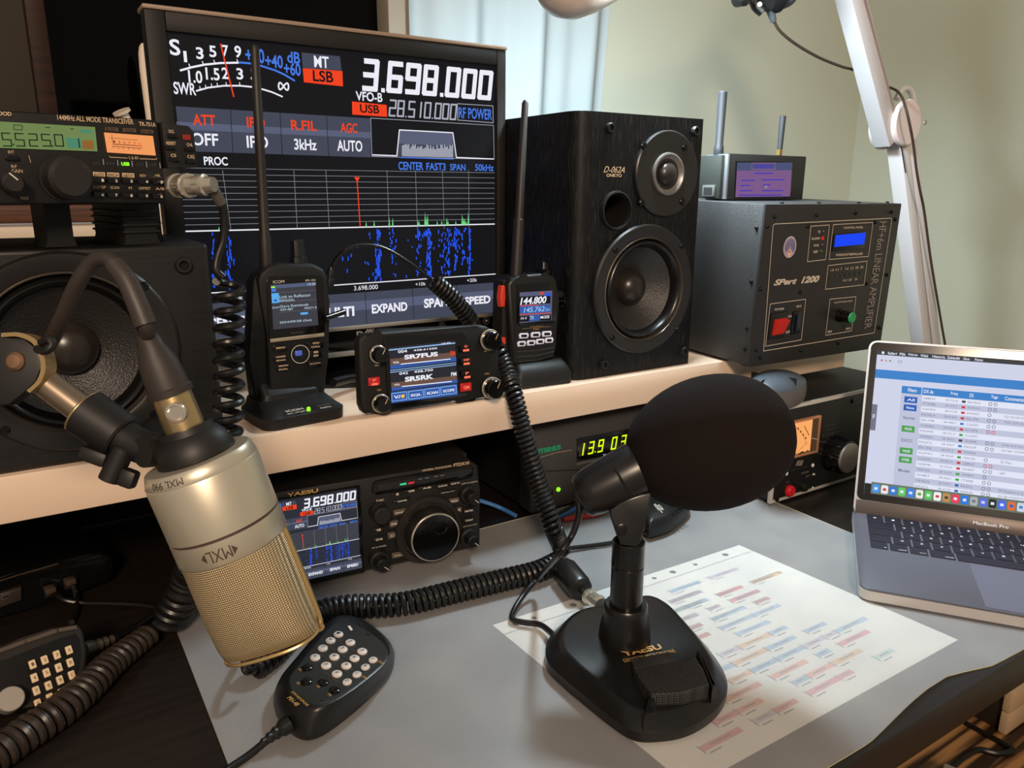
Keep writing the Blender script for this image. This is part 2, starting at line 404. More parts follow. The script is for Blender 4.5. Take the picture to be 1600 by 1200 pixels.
tag(b.build('desk_pad', smooth=60), 'large translucent grey plastic desk pad with a wavy front edge', 'desk pad')
# printed sheet in a punched sleeve, under the pad
A = onz(770, 977); B_ = onz(1155, 852); C_ = onz(1497, 1000)
def isect(p, q, r, s):
    d1 = q-p; d2 = s-r; t = ((r.x-p.x)*d2.y-(r.y-p.y)*d2.x)/(d1.x*d2.y-d1.y*d2.x); return p+d1*t
D_ = isect(A, onz(1040, 1200), C_, onz(1200, 1165))
PAP = mat('white_paper', (244, 242, 234), .7)
def pq(s_, t_, z=.0004):
    p = A.lerp(B_, s_).lerp(D_.lerp(C_, s_), t_); return (p.x, p.y, z)
b = MB(); c4 = [pq(*q) for q in ((0, 0), (1, 0), (1, 1), (0, 1))]
b.add([(x, y, .00005) for x, y, z in c4]+[(x, y, .00025) for x, y, z in c4], [(3, 2, 1, 0)[::-1], (4, 5, 6, 7)[::-1], (0, 1, 5, 4), (1, 2, 6, 5), (2, 3, 7, 6), (3, 0, 4, 7)], PAP)
pm = {k: mat('ink_'+k, c if k in ('grey', 'hole') else tuple(int(v+(246-v)*.5) for v in c), .8) for k, c in dict(pink=(225, 80, 90), salmon=(235, 120, 90), orange=(232, 160, 80), blue=(110, 160, 205), teal=(150, 195, 195), lilac=(185, 165, 195), grey=(150, 150, 152), hole=(60, 60, 62)).items()}
def pr_(s0, s1, t0, t1, m, z=.0003): b.add([pq(s0, t0, z), pq(s1, t0, z), pq(s1, t1, z), pq(s0, t1, z)], [(3, 2, 1, 0)[::-1]], m)
pr_(0, 1, .075, .079, pm['grey'])
for s_ in (.06, .12, .26, .345, .47, .58, .66, .76, .9):
    r_ = .011 if s_ not in (.12, .58, .76) else .008
    ring = [pq(s_+r_*math.cos(q*.5236), .038+r_*1.25*math.sin(q*.5236), .0003) for q in range(12)]
    b.add(ring, [tuple(range(12))], pm['hole'])
rr = random.Random(3)
for i in range(13):
    t0 = .15+i*.062; s_ = .10+rr.random()*.12; e_ = .62+.25*rr.random()
    while s_ < e_:
        L = .05+.09*rr.random(); col = rr.choice(['pink', 'salmon', 'orange', 'blue', 'blue', 'teal', 'lilac', None])
        if col:
            pr_(s_, s_+L, t0, t0+.024, pm[col]); pr_(s_+L*.25, s_+L*.75, t0+.009, t0+.014, pm['grey'], .00035)
            pr_(s_, s_+.003, t0-.006, t0+.034, pm['grey'], .00035)
            pr_(s_+.01, s_+.045, t0+.034, t0+.039, pm['grey'], .00035)
        s_ += L+(.0 if rr.random() < .6 else .04)
tag(b.build('printed_sheet'), 'white sheet printed with pale coloured boxes in a punched sleeve under the grey pad', 'paper')
# ================================================================ SHELF
SHM = mat('cream_white_shelf_laminate', (232, 206, 182), .4, bump=.02, bscale=30)
SY, ZT, ZB = .649, .172, .135
shelf = thing('desk_shelf', 'long cream-white raised shelf board along the back of the desk', 'shelf', Fr((.2, SY, 0)))
b = MB(Fr((.2, SY, 0))); b.box(-1.0, .782, 0, .30, ZB, ZT, SHM, .0015); b.build('board', shelf)
b = MB(); b.box(-.96, .742, .300, .306, 0.0005, ZB, mat('under_shelf_shade_black', (14, 13, 13), .8), .001); b.build('added_dark_backing', shelf)  # added dark board, stands in for the deep shade under the shelf
for X in (-1.0, .742):
    b = MB(); b.box(X, X+.036, .235, .298, 0, ZB, SHM, .001); b.build('leg', shelf)
# ================================================================ MONITOR
MB_BEZ = mat('brown_black_monitor_bezel', (25, 22, 20), .55, spec=.35, bump=.2, bscale=1500)
MSIL = mat('silver_trim', (180, 172, 160), .35, .6)
fr_mon = Fr((.1233, .80, .2035)); mon = thing('monitor', 'large black desktop monitor showing a radio frequency display, silver maker letters below', 'monitor', fr_mon)
MW, MH = .379, .3295; sx0, sx1, sz0, sz1 = .0173, .3672, .0290, .3125
def screen_graphics(mb, T):
    """the transceiver's display; T(px, py, d) turns a place on the big monitor's picture into local x, z"""
    def P(pts, m, d=.0004): mb.flatl([T(x, y) for x, y in pts], m, d)
    def L(pts, wd, m, d=.0006): mb.linel([T(x, y) for x, y in pts], wd*T.k, m, d)
    def X(t, xl, yb, xr, yt, m, d=.0008, shear=0, bold=.02):
        a0, b0 = T(xl, yb); a1, b1 = T(xr, yt); mb.textl(t, a0, b0, a1, b1, m, d, shear, bold)
    def D7(t, xl, yb, xr, yt, m, th): a0, b0 = T(xl, yb); a1, b1 = T(xr, yt); mb.segl(t, a0, b0, a1, b1, m, .0008, .12, th)
    # S meter
    X('S', 266, 86, 280, 62, SW)
    for t, c in (('1', (287.6, 97, 291, 80)), ('3', (307, 92, 317, 74.5)), ('5', (327.5, 89, 337, 72)), ('7', (348, 88, 356, 71)), ('9', (367, 90, 376, 72))): X(t, *c, SW)
    for t, c in (('+20', (384, 97, 412, 77)), ('+40', (415, 105, 441, 87)), ('+60', (444, 117, 469, 99)), ('dB', (449, 98, 468, 82))): X(t, *c, SB)
    for t, c in (('1.0', (295, 129, 315, 111)), ('1.5', (322, 124.5, 342, 107)), ('2', (347, 123, 356, 106)), ('3', (370, 124, 379, 107)), ('5', (392, 125, 402, 108)), ('SWR', (272, 147, 305, 130))): X(t, *c, SW)
    L([(443+8.2*math.sin(q*.2094)*.95, 135+.6*math.sin(q*.2094)+5.4*math.sin(2*q*.2094)) for q in range(31)], 2.2, SW)
    L([(282, 110), (300, 105), (320, 101), (345, 98.5), (372, 98)], 2.6, SW); L([(373, 97.5), (390, 99), (405, 102), (430, 110), (445, 117), (460, 126)], 2.6, SB)
    for x, y in ((297, 105), (318, 101), (336, 99), (352, 98), (372, 98)): L([(x, y), (x-2, y-5)], 1.2, SW)
    L([(307, 142), (325, 137), (350, 134), (375, 134), (395, 136), (412, 140), (425, 144), (441, 151)], 2.2, SW)
    for x, y in ((313, 140), (322, 138), (331, 136), (340, 135), (354, 134), (375, 134), (395, 136)): L([(x, y), (x-1, y-5)], 1.1, SW)
    L([(344.5, 69), (365, 151)], 1.9, SR, .001)
    # mode boxes and frequencies
    P([(471, 82), (531, 88), (534, 110.5), (473, 106)], SGY); P([(473, 106.5), (535, 111), (536, 135), (475, 128.5)], SR)
    X('MT', 491, 105, 513, 89, SW); X('LSB', 489, 127, 520, 112, DARKS)
    D7('3.698.000', 568, 138, 773, 115, SW, .25); X('VFO-B', 556, 157, 597, 145.5, SW)
    P([(550, 158.5), (604, 164), (605, 182.5), (550.5, 179)], SR); X('USB', 562.5, 176, 592, 164.5, DARKS); D7('28.510.000', 608, 180.5, 714.5, 164, SWD, .19)
    L([(714.5, 162), (770, 165.5), (770.5, 192), (715, 187.5), (714.5, 162)], 1.0, SWD); X('RF POWER', 716.5, 184.5, 768.5, 171, SB)
    # function row
    P([(274.5, 166), (578, 185), (579.5, 246), (283, 236)], SGY); P([(275.5, 190), (578.5, 207), (579, 216), (277, 202)], SGY2, .0005)
    for a, c in (((360, 171), (364, 240)), ((437.5, 176), (441, 243)), ((510, 181), (513.5, 245))): L([a, c], .9, DARKS)
    for t, c in (('ATT', (302, 195.5, 335.5, 180)), ('IPO', (386, 199, 413, 184)), ('R.FIL', (455, 203, 494, 189.5)), ('AGC', (532, 207, 558, 193))): X(t, *c, SR)
    for t, c in (('OFF', (300, 227, 340, 209)), ('IPO', (386, 231, 418, 213)), ('3kHz', (460, 234, 494, 218)), ('AUTO', (527, 236, 565.5, 220)), ('PROC', (319, 258, 355, 245.5))): X(t, *c, SW)
    # filter scope
    L([(579, 184.5), (771, 196), (772, 249), (581, 244.5), (579, 184.5)], .8, SWD)
    P([(624.5, 203), (707, 207.5), (709, 228), (622, 224)], SGY2); P([(622, 224), (709, 228), (712, 246), (620.5, 243.5)], SGY)
    rr = random.Random(5)
    for i in range(40):
        x = 628+i*2.0; yb = 244.2+(i*2.0)*.025; h = 12+8*rr.random(); P([(x, yb), (x+1.5, yb), (x+1.5, yb-h), (x, yb-h)], SWD, .0006)
    L([(582, 242), (620, 243.5), (624, 203), (707.5, 207.5), (713, 246), (771, 248.5)], 1.7, SW); L([(626, 246), (708, 248.5)], 1.6, SB, .0008)
    for t, c in (('CENTER', (622.5, 265.5, 661, 253.5)), ('FAST3', (666, 266, 696, 255)), ('SPAN', (703, 266.5, 727, 256.5)), ('50kHz', (742, 267, 771, 257))): X(t, *c, SB)
    # spectrum
    for i in range(11):
        q = i/10; L([(268, 262+q*100), (772.5, 270+q*80)], (.7 if i < 10 else 1.9), SGL if i < 10 else SW)
    for a, c in ((347.5, 360.5), (459, 464.5), (509, 514.5), (604.5, 608), (649, 652), (691, 694), (732, 733)): L([(a, 266), (c, 358)], .7, SGL)
    L([(557.5, 278), (562.5, 354)], 1.6, SR, .0009); P([(553, 276.5), (562, 277), (558, 285)], SR, .0009)
    for x, y in ((572, 346), (584.5, 344), (608, 339), (613.5, 340), (653, 343), (655, 346), (664, 331), (666, 338), (668, 334), (683, 345), (690, 344), (698, 340), (700, 345), (712, 345), (722, 334), (724, 340), (726, 341), (728, 345), (731.5, 331), (345, 352), (342, 354)):
        yb = 361-(x-305)*.0235; P([(x-1.3, yb), (x+1.3, yb), (x, y)], SG, .0007)
    # waterfall
    for cx_, n, wd, bright in ((590, 60, 5, 1), (612, 22, 6, 0), (654, 24, 4, 0), (669, 60, 5, 1), (690, 22, 7, 0), (700, 30, 4, 0), (711, 34, 4, 1), (724, 16, 5, 0), (733, 34, 3, 1), (573, 8, 6, 0), (333, 26, 3, 0), (357, 34, 4, 1), (545, 5, 14, 0), (640, 5, 16, 0)):
        for i in range(n):
            y0_ = 364-(cx_-305)*.0235; y1_ = 456-(cx_-330)*.064; y = y0_+(y1_-y0_-6)*rr.random(); x = cx_+rr.gauss(0, wd*.5); h = 2+5*rr.random()*(1.6 if bright else 1)
            P([(x, y), (x+1.2+rr.random(), y), (x+1.2+rr.random(), y+h), (x, y+h)], SBB, .0005+.0002*rr.random())
    L([(268, 462), (326, 458), (392.5, 454), (517.5, 446), (775, 428)], 1.6, SW)
    for t, c in (('3.698.000', (553, 454, 590, 444.5)), ('+10k', (649, 447, 665, 440.5)), ('+20k', (729.5, 441, 745, 434.5)), ('-20k', (360, 469, 379, 461))): X(t, *c, SW, bold=0)
    # bottom keys
    P([(268, 479), (394, 469.5), (777.5, 441), (779, 487), (512, 512.5), (268, 535)], SGY); P([(268, 494), (777.8, 453), (778.3, 466), (268, 510)], SGY2, .0005)
    for a, c in (((399, 469), (402, 522)), ((484, 463), (487, 514)), ((570.5, 457), (573, 506)), ((644, 451), (647, 498)), ((713, 446), (715, 492))): L([a, c], .9, DARKS)
    for t, c in (('CENTER', (326, 516, 394, 492)), ('3DSS', (415, 507, 470, 483)), ('MULTI', (497, 498.5, 553, 478)), ('EXPAND', (581, 490, 636, 471.5)), ('SPAN', (662.5, 481.5, 700, 464)), ('SPEED', (726, 477, 766, 461))): X(t, *c, SW, bold=.035)
b = MB(fr_mon)
b.box(sx0, sx1, 0, .022, sz1, MH, MB_BEZ, .0015); b.box(0, sx0, 0, .022, 0, MH, MB_BEZ, .0015); b.box(sx1, MW, 0, .022, 0, MH, MB_BEZ, .0015)
b.build('bezel', mon)
b = MB(fr_mon); b.box(sx0-.002, sx1+.002, .001, .022, .001, sz0-.003, BLKG, .001); b.build('lower_bezel', mon)
b = MB(fr_mon); b.box(.004, MW-.004, .022, .034, .004, MH-.004, BLKM, .003); b.box(.05, MW-.05, .034, .062, .05, MH-.05, BLKM, .012); b.build('back_shell', mon)
b = MB(fr_mon); b.box(sx0, sx1, -.0006, .004, sz0-.0045, sz0-.0005, MSIL, .0005); b.box(0, MW, -.0012, .004, -.0045, .001, MSIL, .0005); b.build('trim_strip', mon)
b = MB(fr_mon); b.box(-.001, MW+.001, -.001, .03, MH, MH+.004, mat('top_bevel_highlight', (150, 128, 110), .5), .0012); b.build('lit_top_bevel', mon)  # light on the top bevel, put into a paler colour
b = MB(fr_mon); b.box(sx0-.001, sx1+.001, .005, .02, sz0-.001, sz1+.001, BLKG); b.flatl([(sx0, sz0), (sx1, sz0), (sx1, sz1), (sx0, sz1)], DARKS, -.0046)
class TM:
    k = .00068
    def __call__(s, x, y): return fr_mon.px(x, y, -.004)
tmp = MB(fr_mon); screen_graphics(tmp, TM())
b.add([(x, y+.0044, z) for x, y, z in tmp.v], tmp.f, DARKS); b.mi[-len(tmp.f):] = [b.k(tmp.m[i]) for i in tmp.mi]; b.build('screen', mon)
b = MB(fr_mon)
for t, xl, yb, xr, yt, rot in (('D', 557.5, 529, 568, 517, 0), ('L', 582, 527, 587, 514.5, 0), ('L', 591, 526, 597, 513.5, 0)): b.text(t, xl, yb, xr, yt, MSIL, .0012, bold=.03)
for k_ in range(3): b.line([(568.5+k_*4.5, 523-k_*.5), (575+k_*4.2, 515-k_*.4)], .0017, MSIL, .0012)
b.build('logo', mon)
for cx_, cy_, sy_ in ((690.5, 507, 'o'), (742, 503, '-'), (759.5, 501, '+')):
    b = MB(fr_mon); b.knob(cx_, cy_, 5, .001, BLKG, 20, .0004, d=-.0005)
    a0, b0 = fr_mon.px(cx_, cy_); ringp = [(a0+.0042*math.cos(q*.2618), b0+.0042*math.sin(q*.2618)) for q in range(25)]; b.linel(ringp, .0006, STEEL, .0008)
    if sy_ == 'o': b.linel([(a0+.002*math.cos(q*.5236), b0+.002*math.sin(q*.5236)) for q in range(13)], .0005, WHT, .0009)
    else:
        b.linel([(a0-.0018, b0), (a0+.0018, b0)], .0006, WHT, .0009)
        if sy_ == '+': b.linel([(a0, b0-.0018), (a0, b0+.0018)], .0006, WHT, .0009)
    b.build('button', mon)
b = MB(fr_mon); b.box(.15, .23, .045, .075, -.028, .12, BLKM, .006); b.build('stand_neck', mon)
b = MB(fr_mon); b.lathe((.19, .055, -.0315), (0, 0, 1), [(0, .095), (.004, .095), (.010, .07), (.014, .02)], BLKG, 40); b.build('stand_base', mon)
# ================================================================ SPEAKERS
CAB = mat('black_ash_veneer', (17, 17, 18), .45, noise=.7, nscale=60, stretch=(9, 9, .8), spec=.3)
for e_, c_ in zip(CAB.node_tree.nodes['Color Ramp'].color_ramp.elements, ((10, 10, 12), (52, 51, 52))): e_.color = (*lin(c_), 1)
CAB.node_tree.nodes['Color Ramp'].color_ramp.elements[0].position = .52; CAB.node_tree.nodes['Color Ramp'].color_ramp.elements[1].position = .82
CABH = mat('black_ash_veneer_sideways', (17, 15, 14), .45, noise=.7, nscale=70, stretch=(.5, 8, 8), spec=.5)
PLATE = mat('satin_driver_plate', (30, 28, 27), .35, spec=.5)
SURR = mat('rubber_surround', (16, 15, 15), .28)
CONE = mat('woven_speaker_cone', (36, 33, 32), .42, bump=.7, bscale=700, spec=.7)
DOME = mat('satin_black_dome', (40, 34, 30), .3)
DARK = mat('deep_black_void', (5, 5, 5), .9)
def ringy(b, a, c, prof, m, seg=64): b.lathe((a, 0, c), (0, -1, 0), prof, m, seg, cap=False)
def screw(par, fr, a, c, r, y=-.004):
    b = MB(fr); b.lathe((a, y, c), (0, -1, 0), [(0, r), (.0012, r), (.002, r*.75)], SCR, 16)
    b.linel([(a-r*.55, c), (a+r*.55, c)], r*.25, DARK, -y+.0023); b.linel([(a, c-r*.55), (a, c+r*.55)], r*.25, DARK, -y+.0023); b.build('screw', par)
def socket(par, fr, a, c, r):
    b = MB(fr); b.lathe((a, 0, c), (0, -1, 0), [(-.002, r), (.003, r), (.0045, r*.85), (.0045, r*.55), (.001, r*.5)], PLATE, 24, cap=False); b.lathe((a, -.0012, c), (0, -1, 0), [(0, r*.52), (.0002, r*.5)], DARK, 20); b.build('grille_socket', par)
def woofer(par, fr, a, c, R, screws):
    b = MB(fr); ringy(b, a, c, [(-.004, R), (.004, R), (.006, R*.975), (.006, R*.84), (.0045, R*.80), (-.004, R*.79)], PLATE); b.build('woofer_frame', par)
    b = MB(fr); ringy(b, a, c, [(.0048, R*.805), (.0060, R*.79), (.004, R*.775), (-.002, R*.77)], mat('polished_frame_lip', (120, 110, 100), .25, .7)); b.build('frame_lip', par)
    b = MB(fr); ringy(b, a, c, [(-.004, R*.79)]+[(-.003+.009*math.sin(math.pi*q/8), R*(.78-.13*q/8)) for q in range(9)]+[(-.006, R*.64)], SURR); b.build('surround', par)
    b = MB(fr); ringy(b, a, c, [(-.004, R*.66), (-.010, R*.55), (-.017, R*.42), (-.024, R*.26)], CONE); b.build('cone', par)
    b = MB(fr); ringy(b, a, c, [(-.0235, R*.285)]+[(-.022+.017*math.sin(q*math.pi/16), R*.275*math.cos(q*math.pi/16)) for q in range(9)], DOME); b.build('dust_cap', par)
    for x, y in screws: q = fr.px(x, y, .006); screw(par, fr, q[0], q[1], R*.045, -.0055)
frR = Fr((.5032, .663, ZT)); spk = thing('bookshelf_speaker', 'black upright bookshelf speaker standing between the monitor and the amplifier box', 'speaker', frR)
SWd, SHt, SDp = .1838, .2863, .25
b = MB(frR); b.prism([(0, .016), (.003, .007), (.010, .0015), (.019, 0), (SWd-.004, 0), (SWd, .004), (SWd, SDp), (0, SDp)], 0, SHt, CAB, 0, 1, 'z')
wR = frR.px(1009, 453, .006); RwR = abs(frR.px(1009, 350, .006)[1]-wR[1]); pR = frR.px(962, 329)
b.holes([(wR[0], wR[1], RwR*.80), (pR[0], pR[1], .0175)]); b.build('cabinet', spk)
for x, y in ((952, 200), (1085, 205), (942, 569), (1067, 548)): q = frR.px(x, y); socket(spk, frR, q[0], q[1], .0055)
a_, c_ = frR.px(1009, 453, .006); Rw = abs(frR.px(1009, 350, .006)[1]-c_)
woofer(spk, frR, a_, c_, Rw, ((962, 391), (1065, 384), (957, 528), (1059, 514)))
a_, c_ = frR.px(1040, 272); Rt_ = abs(frR.px(1040, 203)[1]-c_)
b = MB(frR); ringy(b, a_, c_, [(-.003, Rt_), (.003, Rt_), (.0042, Rt_*.97), (.0035, Rt_*.5), (.002, Rt_*.2)], PLATE); b.build('tweeter_plate', spk)
b = MB(frR); ringy(b, a_, c_, [(.0035, Rt_*.5), (.006, Rt_*.49), (.0065, Rt_*.45), (.002, Rt_*.34), (.0015, Rt_*.26)], mat('grey_horn_ring', (130, 126, 122), .35, .5)); b.build('tweeter_horn', spk)
b = MB(frR); ringy(b, a_, c_, [(.0022, Rt_*.36), (.0026, Rt_*.30), (.0026, Rt_*.27)], BLKG); ringy(b, a_, c_, [(.002+.009*math.sin(q*math.pi/16), Rt_*.28*math.cos(q*math.pi/16)) for q in range(9)], DOME); b.build('tweeter_dome', spk)
for x, y in ((1006, 228), (1070, 230), (1003, 317), (1066, 315)): q = frR.px(x, y, .004); screw(spk, frR, q[0], q[1], .0042, -.0035)
a_, c_ = frR.px(962, 329)
b = MB(frR); ringy(b, a_, c_, [(0, .0212), (.0035, .0205), (.004, .019), (-.001, .0178), (-.06, .0168)], PLATE); ringy(b, a_, c_, [(-.060, .017), (-.0601, .002)], DARK); b.build('bass_port', spk)
b = MB(frR); b.text('D-062A', 943, 269.5, 976, 260.5, CRM, .0006, shear=.45); b.text('ONKYO', 947.5, 276.3, 971.5, 271.6, CRM, .0006, bold=.02); b.build('maker_badge', spk)
frL = Fr((-.150, .6535, ZT)); spl = thing('bookshelf_speaker', 'black speaker lying on its side under the small green-lit transceiver at the left', 'speaker', frL)
b = MB(frL); b.box(0, .2805, 0, .143, 0, .1645, CABH, .004, 3)
cL = frL.px(112, 553, .006); RL = abs(frL.px(112, 392, .006)[1]-cL[1]); b.holes([(cL[0], cL[1], RL*.8)]); b.build('cabinet', spl)
q = frL.px(286, 414); socket(spl, frL, q[0], q[1], .0066)
woofer(spl, frL, cL[0], cL[1], RL, ((225, 447), (241, 647), (8, 672)))
# ================================================================ TRANSCEIVER ON THE SIDEWAYS SPEAKER
c0 = ony(262, 318, .63)
frT = Fr(c0, yaw=12); tr7 = thing('mobile_transceiver', 'black transceiver with green number display, on top of the sideways speaker', 'transceiver', Fr(c0, yaw=12))
TB = mat('dark_grey_radio_plastic', (19, 17, 16), .5, bump=.1, bscale=1200)
LCD = glow('green_lcd', (118, 140, 84), .85); LCDI = glow('dark_lcd_ink', (22, 40, 22), .7); LCDT = glow('teal_lcd', (84, 150, 118), .75); LCDO = glow('orange_lcd', (160, 108, 52), .75)
MTR = glow('amber_meter', (246, 158, 96), .95); MTRI = glow('amber_meter_ink', (120, 50, 30), .8); MTRR = glow('amber_meter_red', (225, 70, 40), .9)
a0, b0 = frT.px(262, 318); a1, b1 = frT.px(258, 188.0)
b = MB(frT); b.box(-.172, .0, .0, .03, 0, b1, TB, .003); panelT = b
b = MB(frT); b.box(-.169, -.004, .03, .19, .003, b1-.003, BLKM, .002); b.build('case', tr7)
b = MB(frT)
b.ppoly([(252, 191), (296, 197), (304, 206), (310, 262), (262, 263)], -.012, .004, TB, .0015); b.build('side_panel', tr7)
for t, xl, yb, xr, yt in (('DCL', 264, 207.5, 272, 203), ('RESET', 260, 226, 274.5, 221.5), ('CS', 267, 245, 275, 240.5), ('CHL', 292, 228.5, 301, 224), ('C.SQ', 293, 248, 303.5, 242.5)):
    b = MB(frT); b.text(t, xl, yb, xr, yt, CRM, .0046, bold=.02); b.pbox(xl-1, yb+7.5, xl+14, yb+1.5, .003, .0065, BLKG, .0008); b.build('button', tr7)
b = MB(frT); b.pbox(287, 218, 298, 210.5, .003, .0055, glow('dim_red_lamp', (150, 46, 32), .8), .0005); b.build('indicator_lamp', tr7)
b = MB(frT); b.ppoly([(-14, 189), (148.5, 198.5), (152.5, 236.5), (-14, 230.5)], -.001, .0012, LCD)
for t, xl in (('5', 5.5), ('5', 26), ('2', 47), ('5', 67), ('0', 87)): b.seg7(t, xl, 228, xl+15, 208.5+xl*.03, LCDI, .0016, sl=0, th=.11)
b.seg7('1', 113, 230, 127, 217, LCDI, .0016, sl=0, th=.12); b.flat([(20, 227), (22.5, 227), (22.5, 224.5), (20, 224.5)], LCDI, .0016); b.flat([(81, 229.5), (83.5, 229.5), (83.5, 227), (81, 227)], LCDI, .0016)
b.flat([(103, 215), (126, 216.5), (127, 232), (105, 231)], LCDT, .0014); b.flat([(128, 219), (145.5, 220), (147, 233.5), (129, 232.5)], LCDO, .0014); b.flat([(125, 202), (144, 203), (145, 208.5), (126, 208)], LCDT, .0014)
b.line([(21.5, 195), (34.5, 196), (34.5, 203), (22, 202.5)], .0004, LCDI, .0016, True); b.line([(71, 199), (78, 199.4)], .0005, LCDI, .0016); b.line([(110, 201.4), (115, 201.8)], .0005, LCDI, .0016); b.build('frequency_display', tr7)
b = panelT; b.text('KENWOOD', -30, 178.5, 17.5, 175, CRM, .0006, bold=.03); b.text('144MHz ALL MODE TRANSCEIVER', 90, 187.5, 208, 186.5, CRM, .0006, bold=.01); b.text('TR-751A', 217.5, 196.8, 243, 191.8, CRM, .0006, bold=.02)
b.text('RIT', 13, 239.8, 22, 235.5, CRM); b.text('RF', 18, 262.5, 26, 258, CRM); b.text('GAIN', 18.5, 270, 35, 264.5, CRM); b.text('MAX', 33, 312, 44.5, 307, CRM); b.text('S & RF', 201.5, 248.8, 216, 244.8, CRM)
b.line([(171, 244), (172, 245.5), (199, 247)], .0004, CRM); b.line([(218, 248), (244, 249), (245, 247)], .0004, CRM); b.line([(45, 243), (48, 254)], .0003, CRM)
for x0, x1, y in ((163.5, 184.5, 198.5), (191.5, 212, 200), (219.5, 239, 202)): b.flat([(x0, y), (x1, y+1), (x1+.5, y+7), (x0+.5, y+6)], mat('smoked_tan_window', (96, 76, 58), .5))
for t, x0, x1, y in (('BUSY', 166, 182, 204), ('COM', 195, 209, 206), ('ON AIR', 221, 237, 207.5)): b.text(t, x0, y, x1, y-4, BLK, .0007)
for i, (t, x0) in enumerate((('AUTO', 145), ('FM', 167), ('', 190), ('CW', 213), ('LSB', 233))):
    if t: b.text(t, x0, 257.5+i*.5, x0+11, 253+i*.5, mat('unlit_print', (74, 66, 58), .6))
for x in (161, 183.5, 206, 228.5, 249.5): b.line([(x, 249+(x-161)*.06), (x+1, 257+(x-161)*.06)], .0006, mat('lilac_divider', (150, 150, 170), .5))
for i, (t, x0) in enumerate((('F.STEP', 147), ('SCAN', 173), ('M', 201.5), ('OFFSET', 217), ('A/B', 243.5))): b.text(t, x0, 294.5+i*.6, x0+(18 if len(t) > 4 else 13 if len(t) > 2 else 4), 290.5+i*.6, CRM)
for t, x0, x1 in (('REV', 219, 228), ('MR', 243, 250)): b.text(t, x0, 276.5, x1, 272.5, CRM)
for i, x0 in enumerate((145, 167, 190.5)): b.flat([(x0, 268.5+i*.8), (x0+19, 269.3+i*.8), (x0+19.5, 276+i*.8), (x0+.5, 275+i*.8)], CRM); b.text(('AUTO', 'FM/CH', 'USB/CW')[i], x0+2, 274.6+i*.8, x0+17, 270.5+i*.8, TB, .0009)
b.build('front_panel', tr7)
b = MB(frT); b.text('USB', 190, 258.8, 202, 253.5, LEDG, .0008, bold=.04); b.build('mode_lamp', tr7)
b = MB(frT); b.ppoly([(163.5, 207), (239, 212.5), (243.5, 243), (168.5, 238)], -.001, .0014, MTR)
b.line([(172, 215.5), (215, 219)], .0003, MTRI, .0018); b.line([(176, 225), (212, 227.5)], .0005, MTRI, .0018); b.line([(212, 227.5), (222, 228.5)], .0006, MTRR, .0018); b.line([(176, 228.5), (222, 232)], .0004, MTRI, .0018); b.line([(174.5, 210), (176, 222)], .0003, MTRI, .0018)
for i in range(6): x = 177+i*8; b.text(str((1, 3, 5, 7, 9, 0)[i]), x, 223.4+i*.6, x+2.5, 219.6+i*.6, MTRI if i < 4 else MTRR, .0018); b.line([(x, 229+i*.6), (x, 232+i*.6)], .0003, MTRI, .0018)
b.build('signal_meter', tr7)
for r_ in range(2):
    for i in range(5):
        x0 = (147, 168.5, 192, 216, 239)[i]; y = (285.5, 308)[r_]+i*.7
        b = MB(frT); b.pbox(x0, y, x0+17.5, y-8.5, 0, .003, BLKG, .0007); b.text(str(i+1+5*r_)[-1], x0+12, y-1.5, x0+15, y-6, WHT, .0034, bold=.03); b.build('button', tr7)
b = MB(frT); ka, kb, kr = b.knob(99, 279, 34, .020, mat('soft_black_knob', (32, 28, 26), .45), 60, .0025, flute=.025, base=1.08); b.build('tuning_knob', tr7)
b = MB(frT); ka, kb, kr = b.knob(14, 286, 17, .014, mat('soft_black_knob', (32, 28, 26), .45), 30, .0015, base=1.1); b.linel([(ka-.002, kb+.006), (ka+.002, kb+.002)], .0008, WHT, .0142); b.build('gain_knob', tr7)
b = MB(frT); b.pbox(10, 251, 30, 244, -.001, .0016, BLKG, .0005); b.build('slide_switch', tr7)
a, c = frT.px(275, 290)
b = MB(frT); b.lathe((a, 0, c), (0, -1, 0), [(0, .0085), (.003, .0088), (.006, .0088), (.007, .0078), (.014, .0076)], CHR, 28); b.build('microphone_jack', tr7)
MICJ = frT.M @ Vector((a, -.008, c))
for x0, x1, y0_, y1_, tp in ((-.072, -.055, .04, .075, 0), (-.022, .001, .03, .10, 0), (.002, .016, .06, .11, 0)):
    zb = (ZT+.1645) - frT.O.z
    b = MB(frT)
    b.loft([[(x0, y0_, .001), (x1, y0_, .001), (x1, y1_, .001), (x0, y1_, .001)], [(x0+.0, y0_, zb+.006), (x1, y0_, zb+.006), (x1, y1_, zb+.006), (x0, y1_, zb+.006)], [(x0-.002, y0_, zb+.0003), (x1+.002, y0_, zb+.0003), (x1+.002, y1_, zb+.0003), (x0-.002, y1_, zb+.0003)]], BLKM)
    if x0 == -.022:
        for q in range(4): b.box(x0-.002, x1+.002, y0_-.002, y1_, zb+.009+q*.005, zb+.0108+q*.005, BLKM, .0004)
    b.build('foot', tr7)
